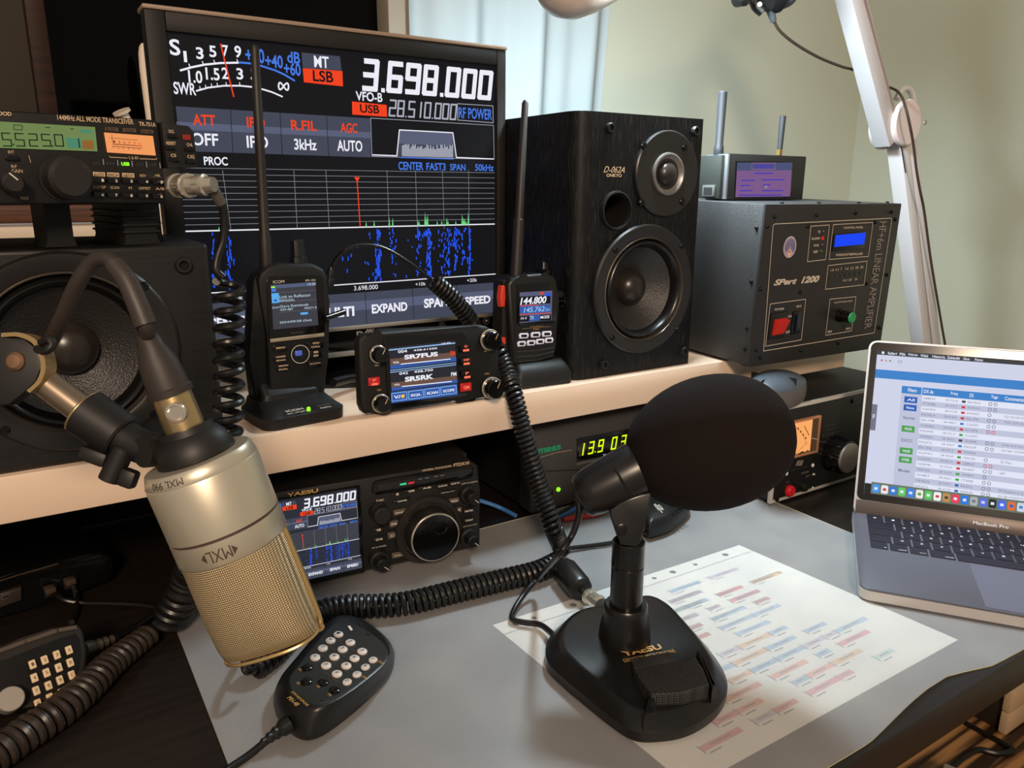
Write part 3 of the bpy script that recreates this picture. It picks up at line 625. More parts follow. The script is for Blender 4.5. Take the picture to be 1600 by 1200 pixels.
# ================================================================ TOUCHSCREEN RADIO HEAD ON THE SHELF
of = ony(564, 646, .652); frF = Fr(of, yaw=-4, tilt=4)
ftm = thing('radio_control_head', 'small radio head with four knobs and a glowing touch screen on the shelf edge', 'radio', frF)
b = MB(frF); b.ppoly([(559, 533), (563, 526), (572, 522), (592, 520.5), (596, 516), (745, 509), (754, 508), (762, 510), (775, 519), (781, 560), (778, 612), (770, 620), (714, 623), (706, 629), (612, 642), (572, 647.5), (567, 644), (563, 634)], -.0115, 0, BLKM, .004, 3, 0); panelF = b
b = MB(frF); b.ppoly([(600, 531), (606, 527), (722, 519.5), (729, 524), (733, 614), (727, 618.5), (614, 640), (607, 634)], 0, .0015, BLKG, .0008); b.build('bezel', ftm)
b = MB(frF); S0 = glow('touch_screen_slate', (44, 44, 52), .9); S1 = glow('touch_screen_blue', (52, 92, 170), .95); S2 = glow('touch_screen_brown', (112, 84, 72), .9); S3 = glow('touch_screen_pale_blue', (150, 190, 235), .95)
b.flat([(608, 543), (710.6, 531.7), (715.5, 617), (612, 630)], S0, .0018)
for y0, y1, y2 in ((557, 571, 577), (594, 606, 611)):
    dx = (y0-543)*.05
    b.flat([(608.5+dx, y0+4), (711+dx, y0-7), (711.6+dx, y1-12), (609.5+dx, y1)], S2, .0020); b.flat([(609+dx, y1), (712+dx, y1-13), (712.4+dx, y2-13), (609.5+dx, y2)], S1, .0021)
    b.line([(626+dx, y1-2), (703+dx, y1-10)], .0009, SW, .0024)
    for q in range(22): b.line([(629+dx+q*3.4, y1-1-q*.36), (629.4+dx+q*3.4, y1+1-q*.36)], .0006, DARKS, .0026)
b.line([(608, 547), (710.8, 536)], .0012, S3, .0023); b.line([(610, 579), (712.5, 567)], .0007, S3, .0023); b.line([(610, 582), (712.5, 570)], .0007, S3, .0023)
for t, xl, yb, xr, yt in (('004', 622, 552, 636, 546), ('438.61250', 646, 549, 683, 542.5), ('042', 624, 586, 637.5, 580.5), ('438.750', 647, 583, 676.5, 576), ('VOL', 614, 568.5, 624, 564), ('VOL', 616, 603, 625, 599), ('FM', 705, 588, 713, 581), ('16:20', 690, 538, 704, 534.5)): b.text(t, xl, yb, xr, yt, SW, .0025, bold=.02)
for t, xl, yb, xr, yt in (('SR7FUS', 632, 562, 684, 549.5), ('SR5RK', 633, 597, 677, 584)): b.text(t, xl, yb, xr, yt, SW, .0025, bold=.045)
b.text('DN', 704, 555.5, 711, 548, SR, .0026, bold=.04)
b.flat([(611, 613), (714, 600), (715.5, 617), (612, 630)], S1, .0022)
for t, x0, x1, y in (('V/', 612.5, 636, 628), ('SQL', 639, 661.5, 625), ('SCAN', 664, 687, 621.5), ('SCOPE', 689.5, 713, 618)):
    b.line([(x0, y-1), (x0-.6, y-13), (x1-.6, y-16), (x1, y-4)], .0006, S3, .0024, True); b.text(t, x0+3, y-4.5, x1-(3 if t != 'V/' else 10), y-11, SW, .0026, bold=.03)
b.flat([(627, 622), (632, 621), (632, 616), (627, 617)], glow('screen_yellow', (240, 200, 60), 1.0), .0027); b.build('touch_screen', ftm)
for cx_, cy_, r in ((589, 553, 14.5), (593, 629.5, 15), (763, 530.5, 17), (766, 605.5, 17.5)):
    b = MB(frF); a, c, k_ = b.knob(cx_, cy_, r, .004, BLKM, 36, .0008); b.lathe((a, -.003, c), (0, -1, 0), [(0, k_*.98), (.0015, k_*.99), (.002, k_*.93)], CHR, 40); b.lathe((a, -.004, c), (0, -1, 0), [(0, k_*.86), (.009, k_*.82), (.010, k_*.74)], BLKG, 40, .03, 1)
    b.linel([(a+k_*.1, c+k_*.15), (a+k_*.35, c+k_*.6)], .0007, CRM, .0142); b.build('knob', ftm)
RBT = mat('red_backlit_button', (120, 14, 14), .4, emit=(190, 24, 22), es=.55); RDK = mat('dark_red_button', (40, 10, 10), .4)
RGL = glow('red_legend_light', (255, 120, 90), 1.0)
for x, y, w_, h_, m_, t in ((585, 597, 17, 14, RBT, 'F'), (727.5, 544, 18, 15, RDK, 'O'), (728.5, 565, 17, 13, RDK, 'DISP'), (729.5, 586, 16, 14, RDK, 'F'), (728.5, 605.5, 17, 14, RBT, 'GM')):
    b = MB(frF); m_ = m_ if m_ is RBT else BLKG
    b.pbox(x-8.5, y+h_/2, x+8.5, y-h_/2-1, .001, .0035, m_, .0008); b.text(t, x-(4 if len(t) > 1 else 2), y-.5 if len(t) != 2 else y+3, x+(5 if len(t) > 1 else 3), y-5 if len(t) != 2 else y-3.5, RGL, .004, bold=.03)
    if len(t) != 2: b.flat([(x-4, y+5.5), (x+5.5, y+4.5), (x+5.5, y+1), (x-4, y+2)], RGL, .004)
    b.build('button', ftm)
b = panelF
for t, xl, yb, xr, yt in (('SQL', 586, 572.5, 593, 569), ('VOL', 589, 611, 596, 607.5), ('DIAL', 757, 550, 765, 547), ('DIAL', 757.5, 585.5, 765, 582)): b.text(t, xl, yb, xr, yt, GOLDP if t != 'SQL' else WHT, .0006)
b.build('body', ftm)
for x in (.024, .116):
    b = MB(frF); b.lathe(frF.loc(frF.M @ Vector((x, .014, 0))) - Vector((0, 0, of.z-ZT-.0004)), (0, 0, 1), [(0, .008), (.0025, .0085), (.006, .006)], BLKM, 20); b.build('foot', ftm)
# ================================================================ HANDHELD WITH TALL ANTENNA IN ITS CHARGER
pl = onz(416, 677, ZT); prr = onz(543, 652, ZT); yawc = math.degrees(math.atan2((prr-pl).y, (prr-pl).x))
frC = Fr(pl+Vector((0, 0, .0004)), yaw=yawc); CHM = mat('charger_black_plastic', (17, 17, 17), .5, bump=.1, bscale=1200)
chg = thing('charging_cradle', 'black desktop charger with a small green lamp under the tall-antenna handheld', 'charger', frC)
Wc = (prr-pl).length
def rr2(x0, x1, y0, y1, r): return rrect(x0, x1, y0, y1, r)
b = MB(frC); R0 = [(p[0], p[1], 0) for p in rr2(0, Wc, 0, .066, .012)]; R1 = [(p[0], p[1], .010) for p in rr2(-.0005, Wc+.0005, -.0005, .066, .012)]; R2 = [(p[0], p[1], .0135) for p in rr2(.004, Wc-.004, .004, .066, .011)]; R3 = [(p[0], p[1], .019) for p in rr2(.007, Wc-.007, .026, .066, .008)]
b.loft([R0, R1, R2, R3], CHM); b.build('base', chg)
b = MB(frC); b.loft([[(p[0], p[1], z) for p in rr2(x0, Wc-x0, y0, .066, .008)] for z, x0, y0 in ((.015, .009, .029), (.024, .011, .030), (.036, .012, .046), (.046, .013, .050))], CHM); b.build('holder', chg)
class TopFr(Fr):
    pass
frCt = Fr(pl+Vector((0, 0, .0142)), M=(frC.u, Vector((-frC.n.x, -frC.n.y, 0)), Vector((0, 0, 1))))
b = MB(frCt); b.text('ICOM', 449, 644, 471.5, 637, WHT, .0015, bold=.02); b.text('BC-202IP2', 451, 647.5, 479, 640.5, WHT, .0015); b.text('Li-ion', 497.5, 634.5, 514.5, 630.5, WHT, .0015); b.text('RAPID', 502.5, 638.5, 516, 634, WHT, .0015, bold=.02)
lettr = b; 
for i in range(len(b.v)):
    P = frC.loc(frCt.M @ Vector(b.v[i])); b.v[i] = tuple(P)
b.fr = frC; b.build('lettering', chg)
b = MB(frC); P = frC.loc(onz(482, 635.5, pl.z+.0163)); b.lathe((P.x, P.y, .012), (0, 0, 1), [(0, .0017), (.0030, .0017), (.0037, .0008)], LEDG, 16); b.build('charge_lamp', chg)
oi = ony(425, 634, .690); frI = Fr(oi, yaw=1.5, tilt=3)
icm = thing('handheld_transceiver', 'black handheld radio with a very tall whip antenna and a blue-lit message screen', 'handheld radio', frI)
b = MB(frI); b.ppoly([(417, 520), (407, 462), (403, 436), (407, 426), (420, 415), (440, 411), (489, 411.5), (506, 420), (513, 432), (515, 470), (513, 560), (508, 618), (497, 628), (428, 639), (421, 625)], -.022, 0, BLKM, .004, 3, 0); b.build('body', icm)
b = MB(frI); b.ppoly([(395, 440), (402, 428), (408, 428), (420, 560), (424, 632), (400, 636), (390, 560)], -.026, -.006, BLKM, .002, 2, -.006); b.build('battery_side', icm)
b = MB(frI); b.ppoly([(416, 440), (423, 432), (500, 430), (506, 436), (508, 522), (421, 535)], 0, .0012, BLKG, .0005)
IS0 = glow('handheld_screen_grey', (64, 64, 72), .9); IS1 = glow('handheld_screen_bar', (86, 96, 124), .9); IS2 = glow('handheld_screen_cyan', (90, 170, 235), 1.0); IST = glow('handheld_screen_text', (196, 216, 232), .95); ISL = glow('handheld_screen_line', (120, 110, 110), .8)
b.flat([(423, 445.5), (493, 440.5), (497.5, 508), (427, 515)], IS0, .0015); b.flat([(423, 445.5), (493, 440.5), (493.4, 446), (423.4, 451.5)], IS1, .0017); b.flat([(424, 451.5), (431, 451), (431.5, 455.5), (424.5, 456)], SB, .0018)
b.flat([(424, 458.5), (435.5, 457.8), (436.5, 473), (425, 474)], IS2, .0018); b.flat([(428, 468), (432.5, 467.6), (432.8, 471), (428.4, 471.4)], S1, .0020)
b.flat([(423.6, 448), (429.5, 447.5), (429.7, 449.5), (423.8, 450)], LEDG, .0019)
for ya, yb in ((457.5, 453), (472, 468), (488.5, 483)): b.line([(436, ya), (494, yb)], .0003, ISL, .0018)
for t, xl, yb, xr, yt in (('Link to Reflector', 437, 466.5, 485.5, 458.5), ('REF032AL', 437, 472, 460.5, 466.5), ('Gora Kamiensk', 437.5, 481, 482, 473.5), ('439.487', 437.5, 486, 458, 481), ('FROM', 425.5, 482.5, 436, 479), ('MINYY B', 476, 483.2, 494.5, 478.5), ('2024/09/28 (Sat)', 437, 506.8, 486.5, 498), ('15:20', 481, 446, 493, 441.5)): b.text(t, xl, yb, xr, yt, IST, .0019)
b.pbox(470, 492, 481, 487.5, .0012, .0019, IS2); b.text('ICOM', 427, 443, 444, 437.5, WHT, .0016); b.text('ID-52', 477.5, 439.8, 493, 436, WHT, .0016); b.text('DIGITAL', 455, 521.5, 474, 517.5, mat('dim_print', (90, 84, 78), .6), .0016); b.build('display', icm)
b = MB(frI); b.ppoly([(422, 530), (506.5, 520), (507, 525.5), (422.5, 535.5)], .0008, .002, mat('pale_name_strip', (165, 152, 132), .4, .3), .0003); b.text('DUAL BAND TRANSCEIVER', 438.5, 531, 491, 525, BLK, .0023); b.build('name_strip', icm)
for t, xl, yb, xr, yt in (('MENU', 432.5, 546, 445, 541), ('MODE SCAN', 432.5, 563, 445.5, 557), ('MAIN DUAL', 437, 577, 449, 571), ('VFO CALL', 485, 542, 502, 535.5), ('MR MW', 489, 556, 499, 549.5), ('QUICK', 487, 571, 498.5, 565)):
    b = MB(frI); b.pbox(xl-4, yb+4.5, xr+3.5, yt-3, 0, .002, BLKG, .0008)
    q = t.split(' '); xm_ = (xl+xr)/2; ym_ = (yb+yt)/2
    for j_, w_ in enumerate(q): hw = 1.75*len(w_); yy = ym_+(0 if len(q) == 1 else (-2.6, 3.0)[j_]); b.text(w_, xm_-hw, yy+2, xm_+hw, yy-2.2, CRM, .0024, bold=.02)
    b.build('button', icm)
b = MB(frI); a, c, k_ = b.knob(468, 553, 14, .002, BLKG, 40, .0008); b.linel([(a+k_*math.cos(q*.1309), c+k_*math.sin(q*.1309)) for q in range(49)], .0006, WHT, .0024); b.build('navigation_pad', icm)
b = MB(frI); b.pbox(462, 557, 472.5, 547.5, .001, .0042, mat('blue_centre_key', (70, 84, 150), .35, emit=(60, 80, 170), es=.5), .001); b.build('centre_key', icm)
b = MB(frI)
for r_ in range(10):
    for c_ in range(14 if r_ % 2 else 13): x = 454+c_*2.6+(0 if r_ % 2 else 1.3); y = 587+r_*3.6-(x-454)*.12; b.flat([(x-.8, y+.8), (x+.8, y+.7), (x+.8, y-.8), (x-.8, y-.7)], DARK, .0004)
b.build('speaker_grille', icm)
a, c = frI.px(467, 412, -.011)
b = MB(frI); b.lathe((a, .011, c-.002), (0, 0, 1), [(0, .0085), (.008, .0082), (.0085, .0068), (.016, .0066), (.0165, .0078), (.019, .0078)][:4]+[(.023, .0062), (.024, .005)], BLK, 24, .05, 1); b.build('tuning_dial', icm)
at = frI.loc(ony(397.5, 68, .702)); ab = Vector(frI.px(416, 418, -.011)).to_3d(); ab = Vector((ab.x, .011, ab.y))
b = MB(frI); d_ = at-ab; L_ = d_.length; b.lathe(ab-d_.normalized()*.004, d_, [(0, .0058), (.030, .0056), (.034, .0046), (L_*.55, .0042), (L_, .0036), (L_+.003, .002)], mat('antenna_rubber', (32, 27, 24), .5), 16); b.build('whip_antenna', icm)
# ================================================================ SECOND HANDHELD
p1_ = onz(822, 607, ZT); p2_ = onz(897, 600, ZT); frB = Fr(Vector((p1_.x-.012, p1_.y-.002, ZT+.0004)), yaw=-4)
cr2 = thing('charging_cradle', 'black cradle with a tiny red lamp holding the short-antenna handheld', 'charger', frB)
b = MB(frB); b.loft([[(p[0], p[1], z) for p in rrect(x0, .070-x0, y0, .06, .006)] for z, x0, y0 in ((0, 0, 0), (.012, 0, -.0005), (.020, .003, .004), (.026, .005, .013))], CHM); b.build('base', cr2)
b = MB(frB); P = frB.loc(ony(850, 571.5, .668)); b.lathe((P.x, P.y, P.z-.002), (0, 0, 1), [(0, .001), (.003, .0008)], LEDR, 10); b.build('charge_lamp', cr2)
o5 = ony(805, 570, .674); fr5 = Fr(o5, yaw=-4, tilt=1)
ft5 = thing('handheld_transceiver', 'black handheld radio with orange side buttons and white-lit keys, standing by the upright speaker', 'handheld radio', fr5)
b = MB(fr5); b.ppoly([(793, 445), (799, 434), (812, 431.5), (822, 431), (824, 428.5), (847, 427), (849, 430), (866, 431), (872, 438), (873.5, 470), (871, 545), (866, 558), (830, 569), (806, 571), (800, 562)], -.030, 0, BLK, .004, 3, 0); b.build('body', ft5)
b = MB(fr5); b.ppoly([(786, 440), (793, 436), (800, 560), (806, 572), (790, 574), (783, 560)], -.030, -.008, BLKM, .002, 2, -.008); b.build('side_shell', ft5)
ORG = mat('orange_red_button', (215, 62, 40), .5)
for pts in ([(784, 447), (790.5, 446), (791, 450), (789.5, 479), (783, 480), (781.5, 464)], [(784, 527), (790, 527), (791, 536), (789, 539), (784, 539)]):
    b = MB(fr5); b.ppoly(pts, -.014, -.006, ORG, .001, 2, -.006); b.build('push_to_talk' if pts[0][1] < 500 else 'side_button', ft5)
b = MB(fr5); b.ppoly([(808, 444), (867, 440), (869, 500), (866, 505), (812, 509), (808, 505)], 0, .001, BLKG, .0004); YS0 = glow('small_screen_lilac', (92, 92, 122), .95)
b.flat([(812, 457), (863, 454), (862, 500), (812, 505)], YS0, .0013); b.flat([(812, 463.5), (860, 461.5), (860, 474), (812, 476)], DARKS, .0015); b.flat([(812, 479), (860, 476.5), (860, 487.5), (812, 490)], S1, .0015); b.flat([(812, 494), (861, 491), (861, 500), (812, 503)], DARKS, .0015)
b.text('144.800', 812.8, 476.5, 854, 462.5, SW, .0018, shear=.2, bold=.03); b.text('145.762', 818, 489, 851, 478, S3, .0018, shear=.2, bold=.02); b.text('50m', 851.5, 486.5, 859.5, 480.5, S3, .0018)
b.line([(812.5, 478), (842, 476.8)], .0007, SR, .0017); b.line([(812.5, 491.5), (860, 489)], .0007, SR, .0017); b.flat([(844, 460), (849, 459.5), (849, 456.5), (844, 457)], SR, .0018); b.flat([(852, 463), (860, 462.4), (860, 458), (852, 458.6)], SBB, .0018)
b.text('M-V', 814, 500, 823.5, 495, SW, .0018); b.flat([(827, 502), (843.5, 500.5), (843.5, 491.5), (827, 493)], S1, .0017); b.text('TX', 828, 499.5, 834, 493.5, SW, .0018); b.text('MODE', 844.5, 498.2, 858.5, 492.5, SW, .0018, bold=.02)
b.text('YAESU', 828, 511.5, 848, 508.5, GOLDP, .0014); b.text('FT5D', 833.5, 516, 842.5, 513, GOLDP, .0014); b.line([(816, 513.8), (860, 510)], .0002, GOLDP, .0013); b.build('display', ft5)
KWH = mat('white_backlit_key', (215, 215, 228), .4, emit=(150, 150, 170), es=.4)
for i, (x, y) in enumerate(((819, 525), (837.5, 523.5), (855, 522), (815.5, 537.5), (830.5, 536), (844.5, 534), (858.5, 532))):
    w_ = 7.5 if i < 3 else 6.6; b = MB(fr5); b.ppoly([(x-w_, y-1), (x-w_+2, y-4), (x+w_-1, y-4.6), (x+w_, y-1), (x+w_-1.5, y+3.4), (x-w_+1, y+4.2)], 0, .0018, KWH, .0005); b.flat([(x-w_+3, y-2), (x+w_-3, y-2.4), (x+w_-3, y+1.8), (x-w_+3, y+2)], RDK if i == 3 else BLKG, .0022); b.build('key', ft5)
b = MB(fr5)
for q in range(3): b.line([(808+q, 549+q*8), (840, 547.5+q*7.5), (866-q, 542+q*7)], .0008, mat('grille_slot_edge', (70, 66, 62), .4), .0006)
b.build('grille_slots', ft5)
a, c = fr5.px(850, 430, -.014)
b = MB(fr5); b.lathe((a, .014, c-.001), (0, 0, 1), [(0, .0085), (.007, .0095), (.008, .0065), (.015, .0052), (.0165, .0035)], BLKG, 24, .06, 1); b.build('tuning_dial', ft5)
at = fr5.loc(ony(821, 152, .70)); q = fr5.px(806, 434, -.014); ab = Vector((q[0], .014, q[1]))
b = MB(fr5); d_ = at-ab; L_ = d_.length; b.lathe(ab-d_.normalized()*.006, d_, [(0, .0062), (L_*.36, .0058), (L_*.365, .0048), (L_, .0034), (L_+.003, .0018)], mat('antenna_rubber', (32, 27, 24), .5), 16); b.build('whip_antenna', ft5)
q = fr5.px(872, 460, -.012); b = MB(fr5); b.cyl((q[0]-.004, .012, q[1]), (1, 0, 0), .0095, .0045, BLKM, 16, .001); b.build('side_plug', ft5)
q = fr5.px(874, 472, -.014); b = MB(fr5); b.tube(spline([(q[0]-.004, .012, q[1]+.001), (q[0]+.003, .008, q[1]+.0015), (q[0]+.006, .010, q[1]-.003), (q[0]+.001, .012, q[1]-.005)], 24), .0012, BLKG, 8); b.build('strap_loop', ft5)
# ================================================================ BASE-STATION TRANSCEIVER UNDER THE SHELF
YB = mat('charcoal_radio_panel', (20, 19, 18), .5, bump=.08, bscale=1500); KEYB = mat('dark_grey_rubber_key', (25, 23, 21), .5); SILV = mat('grey_painted_key', (92, 82, 72), .45)
oy = onz(750, 850, .0110); frY = Fr(oy, yaw=-6.0); ftd = thing('base_transceiver', 'black amateur radio transceiver with colour screen and large tuning dial under the shelf', 'transceiver', frY)
b = MB(frY); b.prism([(-.266, -.002), (-.266, .091), (-.262, .0955), (-.010, .0955), (-.002, .089), (0, .062), (0, -.002)], 0, .03, YB, .0015); panelY = b
b = MB(frY); b.loft([[(-.264, .03, .0), (-.002, .03, .0), (-.002, .03, .0935), (-.264, .03, .0935)], [(-.262, .235, .0), (-.004, .235, .0), (-.004, .235, .0935), (-.262, .235, .0935)]], mat('matte_radio_case', (20, 19, 19), .65, bump=.2, bscale=500)); b.build('case', ftd)
for x in (-.24, -.04):
    b = MB(frY); b.cyl((x, .03, -.0095), (0, 0, 1), .008, .010, RUB, 20); b.build('foot', ftd)
a0, c0 = frY.px(561, 760); a1, c1 = frY.px(562, 885)
Wd = (c0-c1)*1.30; sl = a1-Wd
b = MB(frY); b.box(sl-.006, a1+.004, -.003, .002, c1-.006, c0+.0016, BLKG, .0015); b.build('screen_frame', ftd)
b = MB(frY); b.flatl([(sl, c1), (a1, c1), (a1, c0), (sl, c0)], glow('small_screen_backlight', (48, 50, 60), .9), .0034)
class TY:
    k = .00030
    def __call__(s, x, y):
        u, v = fr_mon.px(x, y, -.004); u = (u-sx0)/(sx1-sx0); v = (v-sz0)/(sz1-sz0)
        return sl+(a1-sl)*u, c1+(c0-c1)*v
tmp = MB(frY); screen_graphics(tmp, TY()); b.add([(x, y-.0034, z) for x, y, z in tmp.v], tmp.f, DARKS); b.mi[-len(tmp.f):] = [b.k(tmp.m[i]) for i in tmp.mi]; b.build('screen', ftd)
b = MB(frY); b.text('YAESU', 448.5, 777, 497, 763, GOLDP, .0036, bold=.03); b.build('maker_badge', ftd)
b = panelY; b.text('HF/50MHz TRANSCEIVER', 660, 737, 705.5, 726.5, CRM, .0006, bold=.01); b.text('FTDX10', 709, 729.5, 733, 720.5, CRM, .0006, bold=.02)
for t, xl, yb, xr, yt in (('FUNC', 588.5, 784.5, 600, 779), ('AF-O-RF/SQL', 581, 858, 604, 851), ('SHIFT-O-WIDTH', 721, 757.5, 746, 751), ('NOTCH-O-CONT', 724, 824, 746, 818)): b.text(t, xl, yb, xr, yt, WHT, .0006)
b.build('front_panel', ftd)
b = MB(frY); b.ppoly([(583, 757), (588, 752), (736, 727), (740, 731), (740, 744), (736, 747), (588, 774), (582, 770)], -.001, .0025, BLKG, .0008); b.flat([(590, 757), (733, 732), (733, 741), (590, 767)], mat('smoked_indicator_window', (38, 36, 36), .3), .0028)
b.flat([(625, 756), (635, 754), (635, 757), (625, 758.5)], glow('green_bar_light', (60, 220, 150), 1), .0030); b.flat([(638, 754), (647, 752), (647, 755), (638, 757)], glow('red_bar_light', (220, 40, 60), 1), .0030)
for x in (654, 664, 678, 688): b.line([(x, 749-(x-654)*.17), (x+6, 748-(x-654)*.17)], .0004, SGL, .0030)
b.build('indicator_strip', ftd)
KEYS = [('M', 611, 777, 631, 768), ('V/M', 633, 772, 652, 763), ('A/B', 654, 768, 680, 757), ('CLAR RX', 683, 765, 701, 754), ('CLAR TX', 703, 761, 720, 750), ('QMB', 614, 789, 643, 777), ('BAND', 615, 808, 635, 794), ('STEP', 609, 826, 624, 812), ('C.S', 606.5, 844, 622, 830), ('NB', 583, 833.5, 601, 823), ('DNR', 583, 849, 603, 837), ('FINE', 613, 875, 637, 860), ('SPLIT', 687, 774, 714, 764), ('MODE', 702, 789, 718, 777), ('TXW', 710, 803, 722, 792), ('METER', 725, 804, 741, 793), ('CONT', 725, 818, 742, 808)]
for t, xl, yb, xr, yt in KEYS:
    m_ = SILV if t in ('BAND', 'STEP', 'C.S', 'FINE', 'MODE', 'TXW') else KEYB; b = MB(frY); b.pbox(xl, yb-.12*(xr-xl)*.5, xr, yt+.5, 0, .003, m_, .0008)
    h_ = (yb-yt); L_ = (xr-xl); n_ = min(.8, .17*len(t)); xm = (xl+xr)/2; ym = (yb+yt)/2; b.text(t, xm-L_*n_/2, ym+2.2, xm+L_*n_/2, ym-2.6, WHT, .0034, bold=.03); b.build('button', ftd)
a, c = frY.px(668, 826); kr = abs(frY.px(668, 776)[1]-c)*1.0
b = MB(frY); b.lathe((a, 0, c), (0, -1, 0), [(0, kr*1.03), (.004, kr*1.03), (.006, kr*.99), (.006, kr*.86), (.003, kr*.84)], mat('satin_dial_ring', (38, 34, 32), .3), 64); b.build('outer_dial_ring', ftd)
b = MB(frY); b.lathe((a, -.003, c), (0, -1, 0), [(0, kr*.76), (.018, kr*.735), (.020, kr*.72)], mat('ribbed_dial_rubber', (30, 27, 25), .42), 96, .03, 1)
b.lathe((a, -.0215, c), (0, -1, 0), [(0, kr*.73), (.0015, kr*.73), (.002, kr*.705)], CHR, 64); b.lathe((a, -.0232, c), (0, -1, 0), [(0, kr*.70), (.0004, kr*.69)], BLKG, 64)
b.lathe((a+kr*.16, -.0236, c+kr*.26), (0, -1, 0), [(0, kr*.21), (.0004, kr*.20), (.0003, kr*.17), (-.002, .0005)], BLKG, 32); b.build('tuning_dial', ftd)
for cx_, cy_, r, two in ((590, 797, 14, 0), (590, 872, 15, 1), (729, 770, 14, 1), (729, 836, 14, 1)):
    b = MB(frY); a, c, k_ = b.knob(cx_, cy_, r, .009, KEYB, 36, .001, flute=.03)
    if two: b.lathe((a, -.009, c), (0, -1, 0), [(0, k_*.68), (.0095, k_*.64), (.0105, k_*.55)], BLK, 30); b.linel([(a+k_*.1, c-k_*.08), (a+k_*.5, c-k_*.45)], .0006, WHT, .0200)
    else: b.lathe((a, -.009, c), (0, -1, 0), [(0, k_*.95), (.008, k_*.9), (.009, k_*.8)], KEYB, 36)
    b.build('knob', ftd)
# ================================================================ POWER SUPPLY
o_ = onz(830, 812, .0); frP = Fr(Vector((o_.x, .697, .0015))); psu = thing('power_supply', 'dark grey bench power supply with yellow-green lit digits, under the shelf', 'power supply', frP)
PSM = mat('dark_grey_abs', (56, 52, 49), .45, bump=.05, bscale=900)
b = MB(frP); b.box(0, .25, 0, .03, 0.004, .1105, PSM, .005, 3)
b.line([(845, 737), (925, 733), (1010, 727)], .0012, DARK, .0005); b.build('front_panel', psu)
b = MB(frP); b.box(.003, .247, .03, .22, .006, .108, mat('black_powder_case', (22, 22, 22), .5), .002); b.build('case', psu)
for x in (.03, .22):
    b = MB(frP); b.cyl((x, .03, 0), (0, 0, 1), .005, .009, RUB, 16); b.build('foot', psu)
GRN = mat('green_maker_print', (32, 140, 100), .5)
b = MB(frP); b.text('maas', 839.5, 710, 876.5, 694, GRN, .0006, bold=.05); b.line([(838, 716.5), (870, 707), (893, 703.3)], .0004, CRM); b.text('SPS-9250', 862, 715, 894, 706, mat('dim_green_print', (58, 84, 72), .5), .0006); b.text('POWER', 848, 764, 864, 757.5, mat('dim_print', (90, 84, 78), .6), .0006); b.build('maker_badge', psu)
b = MB(frP); b.ppoly([(902, 685.5), (1000, 667), (1000, 700), (902, 721.5)], -.001, .001, BLKG, .0004); YG = glow('yellow_green_digits', (222, 248, 20), 1.15); UN = glow('unlit_digits', (78, 60, 50), .6)
for i, (ch, x0) in enumerate((('1', 905.5), ('3', 919), ('9', 934), ('0', 955), ('3', 969.5), ('3', 983))):
    dy = -(x0-905)*.2; m_ = UN
    for t_, mm, d_ in (('8', UN, .0014), (ch, YG, .0017)):
        q0 = frP.px(x0, 712+dy, d_); q1 = frP.px(x0+(13.5 if 1 else 0), 692+dy, d_); b.segl(t_, q0[0], q0[1], q0[0]+.0098, q1[1], mm, d_, sl=.16, th=.2)
for x, y in ((929, 707), (978.5, 698)): q = frP.px(x, y, .0017); b.flatl([(q[0], q[1]), (q[0]+.0016, q[1]), (q[0]+.0016, q[1]+.0016), (q[0], q[1]+.0016)], YG, .0018)
b.text('V', 942.5, 713.5, 946.5, 709, SW, .0016); b.build('number_display', psu)
b = MB(frP); b.line([(902, 725), (1000, 704)], .003, mat('grey_ledge', (96, 92, 86), .4), .0008); b.build('display_ledge', psu)
b = MB(frP); q = frP.px(872, 764.5); b.lathe((q[0], 0, q[1]), (0, -1, 0), [(0, .0027), (.0015, .0026), (.0028, .0014)], LEDG, 18); b.build('power_lamp', psu)
b = MB(frP); b.pbox(852, 795, 865, 766, -.001, .0025, BLK, .001); b.build('rocker_switch', psu)
WB = mat('blue_cable', (62, 116, 180), .45); WR = mat('red_cable', (186, 44, 40), .4)
for nm, pts, r, m_, lab in (('power_cable', [onz(858, 815, .006), onz(882, 803, .006), onz(905, 792, .008), onz(930, 783, .010), onz(960, 770, .012)], .003, WB, 'blue cable lying in front of the power supply'),
                            ('power_cable', [onz(880, 812, .004), onz(905, 808, .004), onz(935, 803, .004), onz(950, 791, .005), onz(962, 778, .008)], .0032, WR, 'red cable looping in front of the power supply'),
                            ('power_cable', [onz(866, 806, .011), onz(885, 796, .012), onz(906, 783, .014), onz(930, 774, .016)], .0018, CORD, 'thin black cable just above the blue one at the power supply'),
                            ('network_cable', [onz(735, 778, .020), onz(765, 787, .012), onz(785, 795, .006), onz(806, 806, .004)], .0026, WB, 'blue cable behind the right side of the base transceiver')):
    b = MB(); b.tube(spline(pts, 30), r, m_, 10); tag(b.build(nm), lab, 'cable')
# ================================================================ AMPLIFIER BOX
oa = ony(1170, 574, .605); frA = Fr(oa, yaw=-2.6, tilt=-1.5); amp = thing('amplifier', 'large black riveted amplifier box with a red power switch and blue display', 'amplifier', frA)
PCO = mat('black_wrinkle_paint', (40, 40, 41), .5, bump=.6, bscale=1100, spec=.7); PAN = mat('satin_black_panel', (36, 34, 33), .45); SLK = mat('silkscreen_cream', (200, 186, 170), .6)
aw, ah = frA.px(1409, 318); aw2, _ = frA.px(1199, 324)
b = MB(frA); b.box(0, aw, 0, .003, 0, ah, PAN, .0006); panelA = b
b = MB(frA); b.box(.001, aw-.001, .003, .26, .001, ah, PCO, .0012); b.build('case', amp)
for x, y_ in ((.012, .012), (aw-.02, .012), (.012, .23), (aw-.02, .23)):
    b = MB(frA); b.cyl((x, y_, -(oa.z-ZT)+.0006 if y_ < .1 else -(oa.z-ZT)+.0006), (0, 0, 1), oa.z-ZT+.002, .0095, RUB, 20); b.build('foot', amp)
